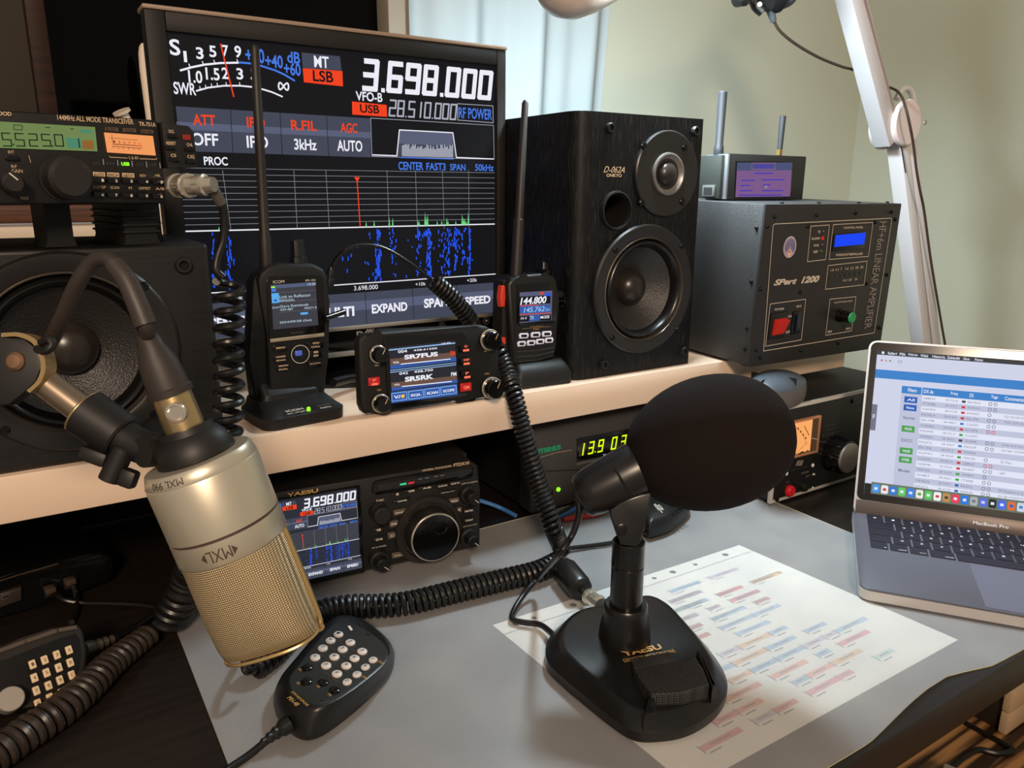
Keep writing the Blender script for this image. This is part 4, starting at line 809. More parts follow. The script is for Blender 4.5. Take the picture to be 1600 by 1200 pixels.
def boxl(b, pts, w_=.0008): b.line(pts, w_, SLK, .0006, True)
b = panelA
b.line([(1193, 548), (1208, 352), (1211, 350), (1392, 341), (1393.5, 343), (1366, 520)], .0009, SLK, .0006); b.line([(1366, 520), (1193, 548.5)], .0009, SLK, .0006)
boxl(b, [(1267, 353.5), (1296, 351.5), (1290, 405.5), (1261.5, 409)]); boxl(b, [(1302, 351), (1364, 347.5), (1357, 400.5), (1295.5, 405.5)]); boxl(b, [(1294, 415), (1355, 408), (1350, 445), (1289.5, 452)])
boxl(b, [(1203.5, 475), (1259, 467.5), (1252, 531), (1196, 541)]); boxl(b, [(1297, 467.5), (1337.5, 463.5), (1330.5, 517), (1290, 524)])
for t, xl, yb, xr, yt, sh, bo in (('CONTROL PANEL', 1318, 357.5, 1349, 353.5, 0, .02), ('PWR/SWR/TEMP/ALARM', 1306, 400.5, 1348, 394.5, 0, .02), ('TX', 1277.5, 364.5, 1282.5, 360, 0, .02), ('ALARM', 1267.5, 374.8, 1281, 370.5, 0, .02), ('FWD', 1271.5, 385.5, 1280, 381.5, 0, .02), ('REF', 1271, 395.5, 1278.5, 391.2, 0, .02), ('SPert', 1208.5, 446.5, 1246, 434, .35, .045), ('1200', 1251.5, 443, 1281, 430, .3, .05), ('POWER', 1210.5, 485.5, 1225.5, 480.5, 0, .02), ('QRO', 1244, 481, 1252.5, 476.5, 0, .02), ('ON', 1231, 496.5, 1237, 492, 0, .02), ('OFF', 1227, 521.5, 1234.5, 516.5, 0, .02), ('ALC/POWER REG', 1303, 474, 1332, 469, 0, .02), ('MIN', 1293, 520.5, 1300, 516, 0, .02), ('MAX', 1321.5, 515.5, 1329.5, 511, 0, .02)):
    b.text(t, xl, yb, xr, yt, SLK, .0006, shear=sh, bold=bo)
for i, t in enumerate(('1,8', '3,5', '7', '14', '21', '28', '30')): x = 1297.5+i*7.7; b.text(t, x, 424.5-i*.8, x+(5.5 if t != '7' else 2.5), 420-i*.8, SLK, .0006)
for i, t in enumerate(('10,1', '18', '24')): x = 1317+i*9; b.text(t, x, 440.3-i*1, x+(7 if i == 0 else 4.5), 436-i*1, SLK, .0006)
# outlined lettering running down the right edge
q0 = frA.px(1386, 346, .0006); q1 = frA.px(1357, 513, .0006)
vs_, fs_ = text_geo('HF+6m LINEAR AMPLIFIER', 0, 0); vi, fi = text_geo('HF+6m LINEAR AMPLIFIER', 0, -.02)
def vert(vs, d): return [(q0[0]-.0145+(.0145)*y+(q1[0]-q0[0])*x*.15, -d, q0[1]+(q1[1]-q0[1])*x) for x, y in vs]
b.add(vert(vs_, .0006), fs_, mat('dim_cream_print', (142, 132, 124), .6)); b.build('front_panel', amp)
b = MB(frA); b.ppoly([(1303, 366), (1355, 360.5), (1350, 388), (1300, 393)], -.001, .0012, BLKG, .0004); b.flat([(1305.5, 367.5), (1353, 363.5), (1350, 381.5), (1303.5, 386)], glow('blue_lcd_light', (22, 66, 240), 1.05), .0015); b.build('display', amp)
b = MB(frA); a, c = frA.px(1233.5, 386); r1 = abs(frA.px(1233.5, 369)[1]-c); 
def disc(b, a, c, r, m, d, n=32, sx=.86): b.flatl([(a+r*sx*math.cos(q*2*math.pi/n), c+r*math.sin(q*2*math.pi/n)) for q in range(n)], m, d)
disc(b, a, c, r1, SLK, .0006); disc(b, a, c, r1*.92, mat('emblem_lilac', (160, 150, 190), .5), .0008); disc(b, a, c-r1*.55, r1*.36, mat('emblem_peach', (226, 176, 150), .5), .0010)
for k_ in range(4): b.linel([(a+r1*(.2+.17*k_)*.86*math.cos(math.radians(t_)), c+r1*(.2+.17*k_)*math.sin(math.radians(t_))) for t_ in range(-40, 225, 16)], .0007, mat('emblem_dark', (50, 42, 66), .5), .0011)
b.text('XX', 1231, 395, 1236, 391, BLK, .0012); b.build('emblem', amp)
for x, y, m_ in ((1286, 362, mat('unlit_lens', (62, 60, 56), .3)), (1285, 372, glow('alarm_lens', (210, 40, 36), .9)), (1284, 382.5, mat('unlit_lens', (62, 60, 56), .3)), (1282.5, 392.5, mat('green_lens', (60, 76, 44), .3))):
    b = MB(frA); q = frA.px(x, y); b.lathe((q[0], 0, q[1]), (0, -1, 0), [(0, .0022), (.001, .0021), (.002, .001)], m_, 16); b.build('indicator_lamp', amp)
for i in range(7):
    q = frA.px(1299+i*7.6, 433-i*.9); b = MB(frA); b.lathe((q[0], 0, q[1]), (0, -1, 0), [(0, .0018), (.001, .0016)], mat('dark_green_lens', (50, 56, 50), .3), 12); b.build('band_lamp', amp)
b = MB(frA); b.ppoly([(1206, 490), (1232, 487), (1227, 527), (1201, 531)], -.001, .002, BLK, .0006); b.build('switch_surround', amp)
RSW = mat('red_rocker', (205, 44, 34), .35); b = MB(frA); p_ = [frA.px(x, y, .004) for x, y in ((1212, 499), (1231, 496), (1225.5, 521), (1207.5, 524.5))]
mx_ = (p_[0][0]+p_[3][0])/2; b.loft([[(p_[0][0], 0, p_[0][1]), (p_[1][0], 0, p_[1][1]), (p_[2][0], 0, p_[2][1]), (p_[3][0], 0, p_[3][1])], [(p_[0][0]+.0006, -.0085, p_[0][1]-.003), (p_[1][0]-.0004, -.0085, p_[1][1]-.003), (p_[2][0]-.0002, -.0035, p_[2][1]), (p_[3][0]+.0002, -.0035, p_[3][1])]], RSW); b.build('power_switch', amp)
b = MB(frA); b.ppoly([(1240, 487), (1253, 485.5), (1249, 520), (1236, 523)], -.001, .0015, BLKG, .0004); b.pbox(1244, 519.5, 1251, 491, .001, .005, mat('blue_black_lever', (28, 38, 52), .3), .0012); b.build('lever_switch', amp)
a, c = frA.px(1314, 493.5); b = MB(frA); GK = mat('green_knob_cap', (44, 150, 92), .4)
b.lathe((a-.003, 0, c+.001), (0, -1, 0), [(0, .0085), (.003, .0085), (.0035, .0075), (.018, .007)], BLKG, 28, .06, 1); b.lathe((a-.003, -.018, c+.001), (0, -1, 0), [(0, .007), (.001, .0068), (.0018, .006)], GK, 28); b.box(a-.0115+.008, a-.0105+.0088, -.0185, -.004, c-.0066, c-.0058, GK); b.build('knob', amp)
RV = [(1210, 338.5), (1276, 336), (1337, 333), (1393, 331), (1199, 354), (1262, 353.5), (1367, 347.5), (1398.5, 343), (1385.5, 429.5), (1354, 443.5), (1250, 456.5), (1188, 452), (1181, 547), (1187.5, 559), (1251, 547.5), (1309.5, 536.5), (1374, 512)]
for x, y in RV:
    q = frA.px(x, y); b = MB(frA); b.lathe((q[0], 0, q[1]), (0, -1, 0), [(0, .0024), (.0012, .0022), (.0022, .0012), (.0024, .0003)], SCR, 14); b.build('rivet', amp)
for x, y in ((1181, 356), (1173, 440), (1166, 514), (1163, 546)):
    P = frA.loc(onx(x, y, oa.x)); b = MB(frA); b.lathe((0.001, max(.006, P.y), P.z), (-1, 0, 0), [(0, .0024), (.0012, .0022), (.0022, .0012), (.0024, .0003)], SCR, 14); b.build('rivet', amp)
for f_ in (.16, .42, .72, .95):
    b = MB(frA); b.lathe((aw*f_, .012, ah), (0, 0, 1), [(0, .0024), (.0012, .0022), (.0022, .0012)], SCR, 14); b.build('rivet', amp)
# ================================================================ HOTSPOT BOX ON THE AMPLIFIER
ht = frA.M @ Vector((.02, .09, ah)); oh = ony(1133, 314, .69); frH = Fr(Vector((oh.x, .69, ht.z+.0012))); hot = thing('hotspot_box', 'small black box with a purple screen and two stub antennas on the amplifier', 'radio hotspot', frH)
hx, hz = frH.px(1260.5, 244.5); HB = mat('matte_black_steel_box', (30, 30, 30), .5)
b = MB(frH); b.box(0, hx, 0, .034, 0, hz, HB, .0012); b.build('case', hot)
b = MB(frH); b.box(-.0012, .0022, -.0008, .034, .001, hz-.001, mat('aluminium_edge', (170, 175, 180), .35, .8), .0004); b.build('edge_strip', hot)
b = MB(frH); b.box(-.007, -.0012, .004, .040, .0015, hz-.002, mat('grey_green_side_plate', (32, 35, 31), .6), .0008)
b.build('side_plate', hot)
b = MB(frH); b.box(-.0105, -.007, .010, .030, .004, .018, mat('port_metal', (130, 130, 125), .4, .7), .0006); b.box(-.0108, -.0104, .013, .027, .006, .015, DARK); b.build('port', hot)
b = MB(frH); b.ppoly([(1150, 251.5), (1240.5, 252), (1236.5, 309), (1147.5, 310)], -.001, .0008, BLKG, .0004); P0 = glow('purple_screen', (136, 98, 150), .8); P1 = glow('slate_screen_band', (82, 88, 130), .8); P2 = glow('violet_screen_ink', (84, 66, 190), .8); P3 = glow('rose_screen_line', (176, 120, 160), .8)
b.flat([(1152, 254), (1238, 254), (1234.5, 307), (1149, 308)], P0, .0011); b.flat([(1152, 254), (1238, 254), (1237.2, 266), (1151.3, 266.5)], P1, .0013); b.line([(1175, 255), (1211.5, 255), (1211, 264.5), (1174.5, 264.5)], .0006, P3, .0015, True); b.text('ARMOR', 1178, 263, 1208, 257, P2, .0016, bold=.03)
for x0, x1, y in ((1178, 1208, 270), (1158, 1180, 281), (1190, 1226, 280), (1157, 1172, 289), (1192, 1204, 288), (1156, 1176, 297), (1190, 1224, 297), (1154, 1222, 304)): b.flat([(x0, y), (x1, y-.3), (x1, y+1.8), (x0, y+2.1)], P2, .0015)
for x, y in ((1197, 292),): b.flat([(x-2, y-2), (x+2, y-2), (x+2, y+2), (x-2, y+2)], SGL, .0017)
b.build('screen', hot)
GRA = mat('grey_antenna_rubber', (40, 42, 46), .42); BRS = mat('brass_fitting', (176, 146, 82), .3, .9)
for xb, yb_, xt, yt_, r, brass in ((1122, 245, 1129.5, 143, .0052, 0), (1217, 245, 1223.5, 181, .0042, 1)):
    pb = frH.loc(ony(xb, yb_, .71)); pt = frH.loc(ony(xt, yt_, .71)); d_ = pt-pb; L_ = d_.length; b = MB(frH)
    if brass: b.lathe(pb-d_*.02, d_, [(0, .0030), (L_*.05, .0030), (L_*.06, .0040), (L_*.14, .0042), (L_*.2, .0042), (L_*.21, .003)], BRS, 6); b.lathe(pb+d_*.19, d_, [(0, .0036), (L_*.80, .0042), (L_*.81, .0036)], GRA, 20)
    else: b.lathe(pb-d_*.02, d_, [(0, .003), (L_*.04, .003)], CHR, 14); b.lathe(pb+d_*.02, d_, [(0, .0060), (L_*.05, .0064), (L_*.13, .0062), (L_*.17, .0050), (L_*.97, .0056), (L_*.98, .005)], GRA, 20)
    b.build('stub_antenna', hot)
# ================================================================ ANTENNA TUNER
om = onz(1204, 792, .0); frM = Fr(Vector((.7465, .572, .0015))); mfj = thing('antenna_tuner', 'wide black antenna tuner with amber meter window and silver-edged front, behind the laptop', 'antenna tuner', frM)
TH = .1255; TW = .275
b = MB(frM); b.box(0, TW, 0, .005, .002, TH, mat('silver_panel_edge', (190, 186, 180), .4, .15), .001); b.build('panel_edge', mfj)
b = MB(frM); b.box(.0042, TW-.0042, -.0012, 0, .007, TH-.004, mat('black_tuner_face', (20, 20, 21), .4), .0006); panelM = b
b = MB(frM); b.box(.003, TW-.003, .005, .30, .004, TH-.001, mat('black_crinkle_case', (22, 21, 21), .6, bump=.4, bscale=500), .001); b.build('case', mfj)
for x in (.02, TW-.02):
    for y_ in (.02, .27):
        b = MB(frM); b.cyl((x, y_, 0), (0, 0, 1), .005, .008, RUB, 14); b.build('foot', mfj)
TPR = mat('faded_tuner_print', (120, 118, 114), .6)
b = panelM
for t, xl, yb, xr, yt, m_ in (('DIFFERENTIAL', 1289.5, 666.5, 1315.5, 659.5, TPR), ('CAPACITANCE', 1289, 672.8, 1315, 665.5, TPR), ('MFJ DIFFERENTIAL-T', 1317, 639.5, 1384, 621, TPR), ('TUNER', 1326, 643.5, 1350, 635, TPR), ('MODEL MFJ-986', 1235.5, 735.5, 1262, 728.5, TPR), ('TRANSMITTER', 1295.5, 750.5, 1320.5, 742, mat('dim_print', (90, 84, 78), .6)), ('ANTENNA', 1252, 741.5, 1264, 735, TPR), ('ON', 1229, 754.8, 1232.5, 751.5, TPR), ('OFF', 1226, 777, 1231, 773.5, TPR), ('200W', 1259, 746, 1266, 741.5, TPR), ('2KW', 1258.5, 767, 1264, 763, TPR)): b.text(t, xl, yb, xr, yt, m_, .0016)
for x, y in ((1271, 741), (1269.5, 762)): b.flat([(x-2.5, y+1.5), (x+3, y+1), (x+.8, y-2.5)], WHT, .0016)
for k_ in range(4): b.line([(1244+k_*2.6, 727.5), (1247+k_*2.6, 720-k_*.3)], .0010, SLK, .0016)
for x in (1286, 1291, 1296, 1300, 1305, 1310): b.line([(x, 683-(x-1286)*.3), (x+1, 680-(x-1286)*.3)], .0006, TPR, .0016)
b.build('front_panel', mfj)
b = MB(frM); b.ppoly([(1223, 663), (1284.5, 649.5), (1278.5, 707), (1219, 722)], .001, .006, mat('clear_meter_frame', (190, 130, 96), .3), .001)
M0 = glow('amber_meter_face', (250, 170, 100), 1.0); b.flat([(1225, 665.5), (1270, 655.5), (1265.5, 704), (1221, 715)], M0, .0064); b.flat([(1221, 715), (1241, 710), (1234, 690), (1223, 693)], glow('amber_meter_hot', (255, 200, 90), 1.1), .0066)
b.flat([(1271, 655), (1280, 653), (1275, 704), (1266, 706)], mat('smoked_meter_side', (92, 70, 56), .3), .0066); b.flat([(1268, 684), (1278, 686), (1278, 687), (1268, 685)], SLK, .0070)
b.line([(1210, 664), (1235, 665.5), (1244, 668.5), (1252, 675), (1257, 684), (1259.5, 694)], .0005, MTRI, .0068); b.line([(1238, 714), (1262, 691)], .0005, MTRI, .0068); b.line([(1257, 666), (1264, 680)], .0011, MTRI, .0068)
for i in range(4): b.flat([(1246+i*4, 668+i*5), (1248+i*4, 668+i*5), (1248.2+i*4, 671+i*5), (1246+i*4, 671+i*5)], MTRI, .0068)
b.flat([(1247, 709), (1253, 705), (1258, 706), (1262, 703), (1265, 705), (1246, 711)], BRS, .0070); b.build('meter', mfj)
b = MB(frM); a, c = frM.px(1300, 707, .001); b.lathe((a, -.0012, c), (0, -1, 0), [(0, .0235), (.022, .022), (.023, .021)], BLKG, 60, .04, 1); b.lathe((a, -.0240, c), (0, -1, 0), [(0, .0195), (.003, .0195), (.0036, .0185)], STEEL, 48); b.linel([(a-.002, c+.002), (a+.002, c-.002)], .0004, BLK, .0278); b.build('tuning_knob', mfj)
b = MB(frM); q = frM.px(1231.5, 766); b.lathe((q[0], -.001, q[1]), (0, -1, 0), [(0, .0075), (.004, .0072), (.0055, .006)], mat('red_push_button', (196, 24, 36), .3), 24); b.build('push_button', mfj)
b = MB(frM); q = frM.px(1252, 759); b.lathe((q[0], -.001, q[1]), (0, -1, 0), [(0, .006), (.006, .0055), (.007, .005)], BLK, 24); b.build('push_button', mfj)
for x, y in ((1268.5, 726.5), (1227.5, 739.5)):
    b = MB(frM); q = frM.px(x, y); b.lathe((q[0], -.001, q[1]), (0, -1, 0), [(0, .0026), (.001, .0025), (.002, .001)], mat('white_lens', (225, 220, 212), .3), 16); b.build('indicator_lamp', mfj)
for x, y in ((1213, 779.5), (1330.5, 626)):
    b = MB(frM); q = frM.px(x, y); b.lathe((q[0], -.001, q[1]), (0, -1, 0), [(0, .0034), (.001, .0033), (.0018, .002)], SCR, 14); b.build('screw', mfj)
# ================================================================ MOUSE
zt_ = .1264; pm_ = onz(1212, 606, zt_+.018); md_ = onz(1180, 622, .15)-onz(1256, 584, .15); frMo = Fr((pm_.x, pm_.y, zt_+.0016), yaw=math.degrees(math.atan2(-md_.x, md_.y))); mou = thing('computer_mouse', 'dark grey wireless computer mouse resting on the antenna tuner', 'computer mouse', frMo)
MG = mat('slate_grey_mouse_shell', (66, 72, 80), .42); MG2 = mat('grey_mouse_side', (92, 88, 84), .5)
def mring(sc, z, dx=0, n=36): return [((.034*sc*(1+.07*math.cos(2*q)))*math.sin(q)+0, .056*(sc*.15+.85 if sc > .9 else sc)*math.cos(q)*-1+dx, z) for q in (2*math.pi*i/n for i in range(n))]
b = MB(frMo); b.loft([mring(.93, 0), mring(.99, .006), mring(1.0, .014), mring(.95, .022)], MG2); b.build('body', mou)
b = MB(frMo); b.loft([mring(.95, .0215), mring(.93, .0235), mring(.80, .030, .003), mring(.58, .0345, .005), mring(.3, .037, .006), mring(.05, .0375, .006)], MG); b.build('top_shell', mou)
b = MB(frMo); b.box(-.0004, .0004, .012, .048, .020, .0345, DARK); b.box(-.028, .028, .010, .0107, .022, .0345, DARK); b.build('button_seam', mou)
b = MB(frMo); b.lathe((-.003, .028, .026), (1, 0, 0), [(0, .0085), (.006, .0085)], mat('wheel_rubber', (110, 116, 124), .4), 24); b.build('scroll_wheel', mou)
# ================================================================ LAPTOP
ob = onz(1333, 799, .016); frK = Fr((ob.x, ob.y, .0), yaw=-54); lap = thing('laptop', 'open grey laptop showing a web table of radio contacts at the right', 'laptop', frK)
GRY = mat('space_grey_aluminium', (98, 98, 108), .42, .35); GRL = mat('bright_aluminium_edge', (192, 186, 182), .35, .3); LW, LD = .300, .188
b = MB(frK); b.prism([(p[0], p[1]) for p in rrect(0, LW, -LD, .014, .010)], .0015, .0145, GRY, .0012, 2, 'z'); b.build('base', lap)
b = MB(frK); b.prism([(p[0], p[1]) for p in rrect(-.0002, LW+.0002, -LD-.0004, .0138, .010)], .003, .0125, GRL, 0, 2, 'z'); b.build('base_edge', lap)
for x, y_ in ((.02, -.17), (LW-.02, -.17), (.02, 0), (LW-.02, 0)):
    b = MB(frK); b.cyl((x, y_, .0013), (0, 0, 1), .002, .006, RUB, 14); b.build('foot', lap)
b = MB(frK); b.prism([(p[0], p[1]) for p in rrect(.105, .195, -LD+.004, -.092, .003)], .0140, .01475, mat('trackpad_glass', (104, 104, 118), .3, .2), .0003, 1, 'z'); b.build('trackpad', lap)
KEYM = mat('black_keycap', (22, 20, 34), .5); KL = mat('keycap_legend', (220, 220, 230), .5, emit=(150, 150, 160), es=.5)
frKt = Fr((0, 0, 0)); rows = [('', 'esc', 0)]
kx0, kp = .0145, .0189; rowy = [-.0085, -.0255, -.0440, -.0625, -.0810]
def key(x0, x1, yf, yb_, t, small=False):
    b = MB(frK); b.box(x0, x1, yf, yb_, .0142, .0156, KEYM, .0005, 1)
    if t:
        vs_, fs_ = text_geo(t, 0, .01); hgt = .0030 if not small else .0020; asp = .55*len(t) if len(t) > 1 else .9; wd = hgt*asp if len(t) > 1 else hgt*.95
        cx_ = (x0+x1)/2 if not small else x1-wd/2-.0015; cy_ = (yf+yb_)/2 if not small else yf+.003
        b.add([(cx_-wd/2+wd*x, cy_-hgt/2+hgt*y, .01572) for x, y in vs_], fs_, KL)
    b.build('keycap', lap)
b = MB(frK); b.box(kx0+.019, .285, rowy[0]+.0085, rowy[0]+.0165, .0142, .0148, mat('touch_strip_glass', (16, 15, 20), .15), .0002); b.build('touch_strip', lap)
key(kx0, kx0+.0165, rowy[0]+.0085, rowy[0]+.0165, 'esc', True)
for r_, (lead, letters) in enumerate(((.0, '~1234567890-='), (.0285, 'QWERTYUIOP[]'), (.0345, 'ASDFGHJKL;'), (.0235, '<ZXCVBNM,./'))):
    y1_ = rowy[r_+1]+.0245; y0_ = y1_-.0165
    if lead: key(kx0, kx0+lead-.0024, y0_, y1_, '', True)
    for i, ch in enumerate(letters):
        x = kx0+lead+kp*i
        if x+.0165 < .288: key(x, x+.0165, y0_, y1_, ch)
y1_ = rowy[4]+.0245-.0185; y0_ = y1_-.0165
for x0, x1, t in ((0, .0165, 'fn'), (.0189, .0354, 'control'), (.0378, .0543, 'option'), (.0567, .0790, 'command'), (.0814, .1690, ''), (.1714, .1937, 'command'), (.1961, .2126, 'option')): key(kx0+x0, kx0+x1, y0_, y1_, t, True)
frD = Fr((ob.x, ob.y, .0145), yaw=-54, tilt=20)
LH = .2055; KX = lambda P: tuple(frK.loc(frD.M @ Vector(P)))
def lidpart(name, build_fn, par=lap):
    b = MB(frD); build_fn(b); b.v = [KX(p) for p in b.v]; b.fr = frK; return b.build(name, par)
out_ = rrect(0, LW, -.002, LH, .009)
lidpart('lid', lambda b: b.prism(out_, .0, .0048, GRL, .0010))
lidpart('screen_glass', lambda b: b.prism(rrect(.0022, LW-.0022, .0165, LH-.0022, .007), -.0006, .0004, BLKG, 0))
lidpart('lower_bezel', lambda b: (b.box(.0022, LW-.0022, -.0006, .0004, .0005, .0160, mat('brown_grey_hinge_strip', (84, 72, 66), .4, .3), .0002), b.textl('MacBook Pro', .1225, .0062, .1565, .0096, KL, .0010)))
def lcd(b):
    W0 = glow('web_page_white', (206, 210, 232), 1.0); W1 = glow('web_page_lilac', (190, 194, 218), 1.0); WH = glow('web_row_white', (224, 228, 246), 1.0); BL = glow('web_header_blue', (58, 128, 200), 1.0); B2 = glow('web_button_blue', (36, 92, 180), 1.0); GN = glow('web_button_green', (72, 158, 78), 1.0); TX = glow('web_text_grey', (112, 114, 132), 1.0); BK = glow('menu_bar_dark', (58, 60, 62), 1.0); DR = glow('dock_green_grey', (104, 118, 106), 1.0); RD = glow('flag_red', (200, 60, 60), 1.0)
    x0, x1, z0, z1 = .0095, LW-.0095, .0235, LH-.0115; Wx = x1-x0; Hx = z1-z0
    def R(u0, v0, u1, v1, m, d=.0010): b.flatl([(x0+Wx*u0, z1-Hx*v1), (x0+Wx*u1, z1-Hx*v1), (x0+Wx*u1, z1-Hx*v0), (x0+Wx*u0, z1-Hx*v0)], m, d)
    def Tt(t, u0, v0, u1, v1, m, d=.0016, bo=.02): b.textl(t, x0+Wx*u0, z1-Hx*v1, x0+Wx*u1, z1-Hx*v0, m, d, 0, bo)
    R(0, 0, 1, 1, W0); R(0, 0, 1, .032, BK, .0012)
    for t, u in (('Safari', .04), ('Plik', .085), ('Edycja', .118), ('Widok', .163), ('Historia', .207), ('Zakladki', .26), ('Okno', .318), ('Pomoc', .36)): Tt(t, u, .008, u+.0058*len(t), .026, WH)
    b.flatl([(x0+Wx*.022+.0015*math.cos(q*.6283), z1-Hx*.017+.0018*math.sin(q*.6283)) for q in range(10)], WH, .0016)
    for u, m in ((.02, glow('dot_red', (200, 92, 92), 1)), (.036, glow('dot_orange', (214, 150, 110), 1)), (.052, glow('dot_grey', (120, 146, 130), 1))): b.flatl([(x0+Wx*u+.0011*math.cos(q*.6283), z1-Hx*.070+.0013*math.sin(q*.6283)) for q in range(10)], m, .0014)
    R(.082, .062, .096, .080, TX, .0013); R(.0835, .0645, .0945, .0775, W0, .0014)
    R(0, .135, 1, .195, BL, .0012); R(.105, .235, 1, .92, W1, .0012); R(.105, .235, .178, .285, BL, .0014); R(.182, .235, 1, .285, BL, .0014)
    for t, u, l in (('Filters', .128, .033), ('DX de', .187, .035), ('Freq', .285, .024), ('DX', .352, .015), ('Tags', .427, .024), ('Comments', .475, .065)): Tt(t, u, .247, u+l, .272, WH)
    R(0, .38, .020, .56, TX, .0014); Tt('F', .006, .45, .014, .48, WH)
    for t, v, m in (('All', .305, B2), ('None', .36, B2), ('W3LPL', .505, GN), ('VALID', .655, GN), ('OTHER', .715, GN), ('PHONE', .945, GN)):
        if v < .9: R(.118, v, .166, v+.042, m, .0014); Tt(t, .128, v+.012, .157, v+.030, WH)
    for t, v in (('Sources', .44), ('DXCC', .595), ('Modes', .80)): Tt(t, .120, v, .162, v+.02, TX)
    rr = random.Random(11); calls = ['LB8NC', 'CT9ABK', 'SQ6NNS', 'EA1EL4', 'DL1FR', 'CU2ADD', 'F5NWR', 'WA4NET', 'EA2CL', 'DL1FK', 'SQ2KIN', 'CU2ADD', 'VA3EMR', 'W6CSA', 'W4RT', 'OK4UN', 'EA2CL', 'EA3HSO', 'KC2PE', 'F6GUF']
    fl = [BK, RD, RD, RD, BL, RD, GN, BK, BL, RD, GN, RD, RD, GN, GN, B2, B2, B2, RD, B2]
    for i in range(17):
        v = .288+i*.0372
        if v > .895: break
        if i % 2 == 0: R(.182, v, 1, v+.0372, WH, .0014)
        Tt(calls[i], .187, v+.011, .235, v+.025, TX, bo=0); Tt('28 %03d,%d' % (rr.randint(400, 640), rr.randint(0, 9)), .268, v+.011, .312, v+.025, TX, bo=0)
        R(.327, v+.011, .340, v+.026, fl[i], .0017); Tt(calls[(i*7+3) % 20], .348, v+.011, .391, v+.025, TX, bo=0)
        if i not in (6, 9):
            for k_ in range(2 if i not in (2, 10, 13) else 1):
                m = RD if i in (5, 11) else TX; u = .427+k_*.018; b.linel([(x0+Wx*u+.0016*math.cos(q*.7854), z1-Hx*(v+.018)+.0018*math.sin(q*.7854)) for q in range(9)], .0006, m, .0017)
        if i in (2, 3, 7, 8, 10, 12, 15, 16): t = {2: 'CQ CQ DX DX DX USB', 3: 'TNX QSO Brian IU', 7: 'Judy and he has company on it', 8: 'JN11BJ<>OF20WE', 10: 'S5 TNx', 12: 'QRP', 15: 'FM Robert in CA via EPTR', 16: 'JN11BJ<>FN42WG'}[i]; Tt(t, .478, v+.010, .478+.0062*len(t), v+.027, TX, bo=0)
    R(.0, .925, 1, 1.0, BLKG, .0018); R(.025, .912, 1, .992, DR, .0019)
    ic = [(70, 150, 230), (230, 230, 235), (50, 120, 210), (100, 200, 100), (60, 130, 230), (236, 230, 226), (90, 200, 90), (240, 240, 240), (190, 140, 80), (230, 60, 90), (40, 120, 230), (170, 175, 180), (90, 110, 220), (40, 44, 46), (70, 110, 235), (220, 110, 60), (200, 210, 225), (90, 90, 100)]
    for i, c in enumerate(ic):
        u = .030+i*.0322; m = glow('dock_icon_%02d' % i, c, 1.0); rrp = rrect(x0+Wx*u, x0+Wx*(u+.0265), z1-Hx*.982, z1-Hx*.925, .0016, 3); b.flatl(rrp, m, .0021)
        c2 = (WH, RD, WH, WH, WH, GN, WH, RD, BK, WH, WH, TX, W0, WH, WH, B2, BL, RD)[i]; R(u+.007, .945, u+.019, .962, c2, .0023)
lidpart('display', lcd)
lidpart('hinge', lambda b: b.box(.02, LW-.02, .001, .010, -.004, .003, GRY, .002))
# ================================================================ helpers for lying things
def topfr(xa, ya, xb, yb, z):
    """a face-up frame at height z whose x axis runs between two seen points"""
    p, q = onz(xa, ya, z), onz(xb, yb, z); u = (q-p); u.z = 0; u.normalize(); n = Vector((0, 0, 1)); return Fr(p, M=(u, n.cross(u), n))
def beam(b, P, Q, wx, wy, m, bev=.001):
    P = Vector(P); Q = Vector(Q); d = (Q-P); L = d.length; d.normalize(); x = Vector((1, 0, 0)); x = (x-d*x.dot(d)).normalized(); y = d.cross(x)
    R = Matrix(((x.x, y.x, d.x, P.x), (x.y, y.y, d.y, P.y), (x.z, y.z, d.z, P.z), (0, 0, 0, 1)))
    b.box(-wx/2, wx/2, -wy/2, wy/2, 0, L, m, bev, 2, R)
# ================================================================ CONDENSER MICROPHONE
s13, c13 = math.sin(math.radians(13)), math.cos(math.radians(13))
ax = ((CR*.296-CU*.955)*c13 + CF*s13).normalized(); Xm = (CR*.955+CU*.296).normalized(); Zm = -ax; Ym = Zm.cross(Xm)
frX = Fr(ond(316, 732, .415), M=(Xm, Zm, -Ym))
mxl = thing('condenser_microphone', 'champagne-gold studio microphone hanging upside down from the boom at the left', 'microphone', frX)
CHA = mat('champagne_metal', (202, 195, 176), .36, .6); GRV = mat('dark_groove', (70, 52, 46), .5)
R_ = .0300
b = MB(frX); b.lathe((0, 0, 0), (0, 0, -1), [(-.0072, R_*.78), (-.0070, R_*.915), (-.0066, R_*.93), (-.0006, R_*.995), (-.0001, R_*.99), (.0005, R_), (.0313, R_)], CHA, 72)
def onr(p): return (R_*1.003*math.sin(p[0]/R_), -R_*1.003*math.cos(p[0]/R_), p[2])
b.textl('MXL 990', -.019, .0014, .001, .0050, GRV, 0, 0, 0, 1, lambda p: (R_*math.sin(p[0]/R_)*(1.006-p[2]*10.5), -R_*math.cos(p[0]/R_)*(1.006-p[2]*10.5), p[2])); b.build('body', mxl)
b = MB(frX); b.lathe((0, 0, -.0313), (0, 0, -1), [(0, R_*.97), (.0016, R_*.97)], GRV, 72); b.build('groove', mxl)
b = MB(frX); b.lathe((0, 0, -.0329), (0, 0, -1), [(0, R_), (.0122, R_), (.0131, R_*.98)], CHA, 72)
b.textl('MXL', -.0030, -.0430, .0100, -.0365, GRV, 0, 0, .0, 1, onr)
for pts in ([(-.0062, -.0397), (-.0036, -.0370), (-.0036, -.0424)], [(.0132, -.0397), (.0106, -.0370), (.0106, -.0424)]):
    o = len(b.v); b.add([onr((x, 0, z)) for x, z in pts], [(0, 1, 2)], GRV)
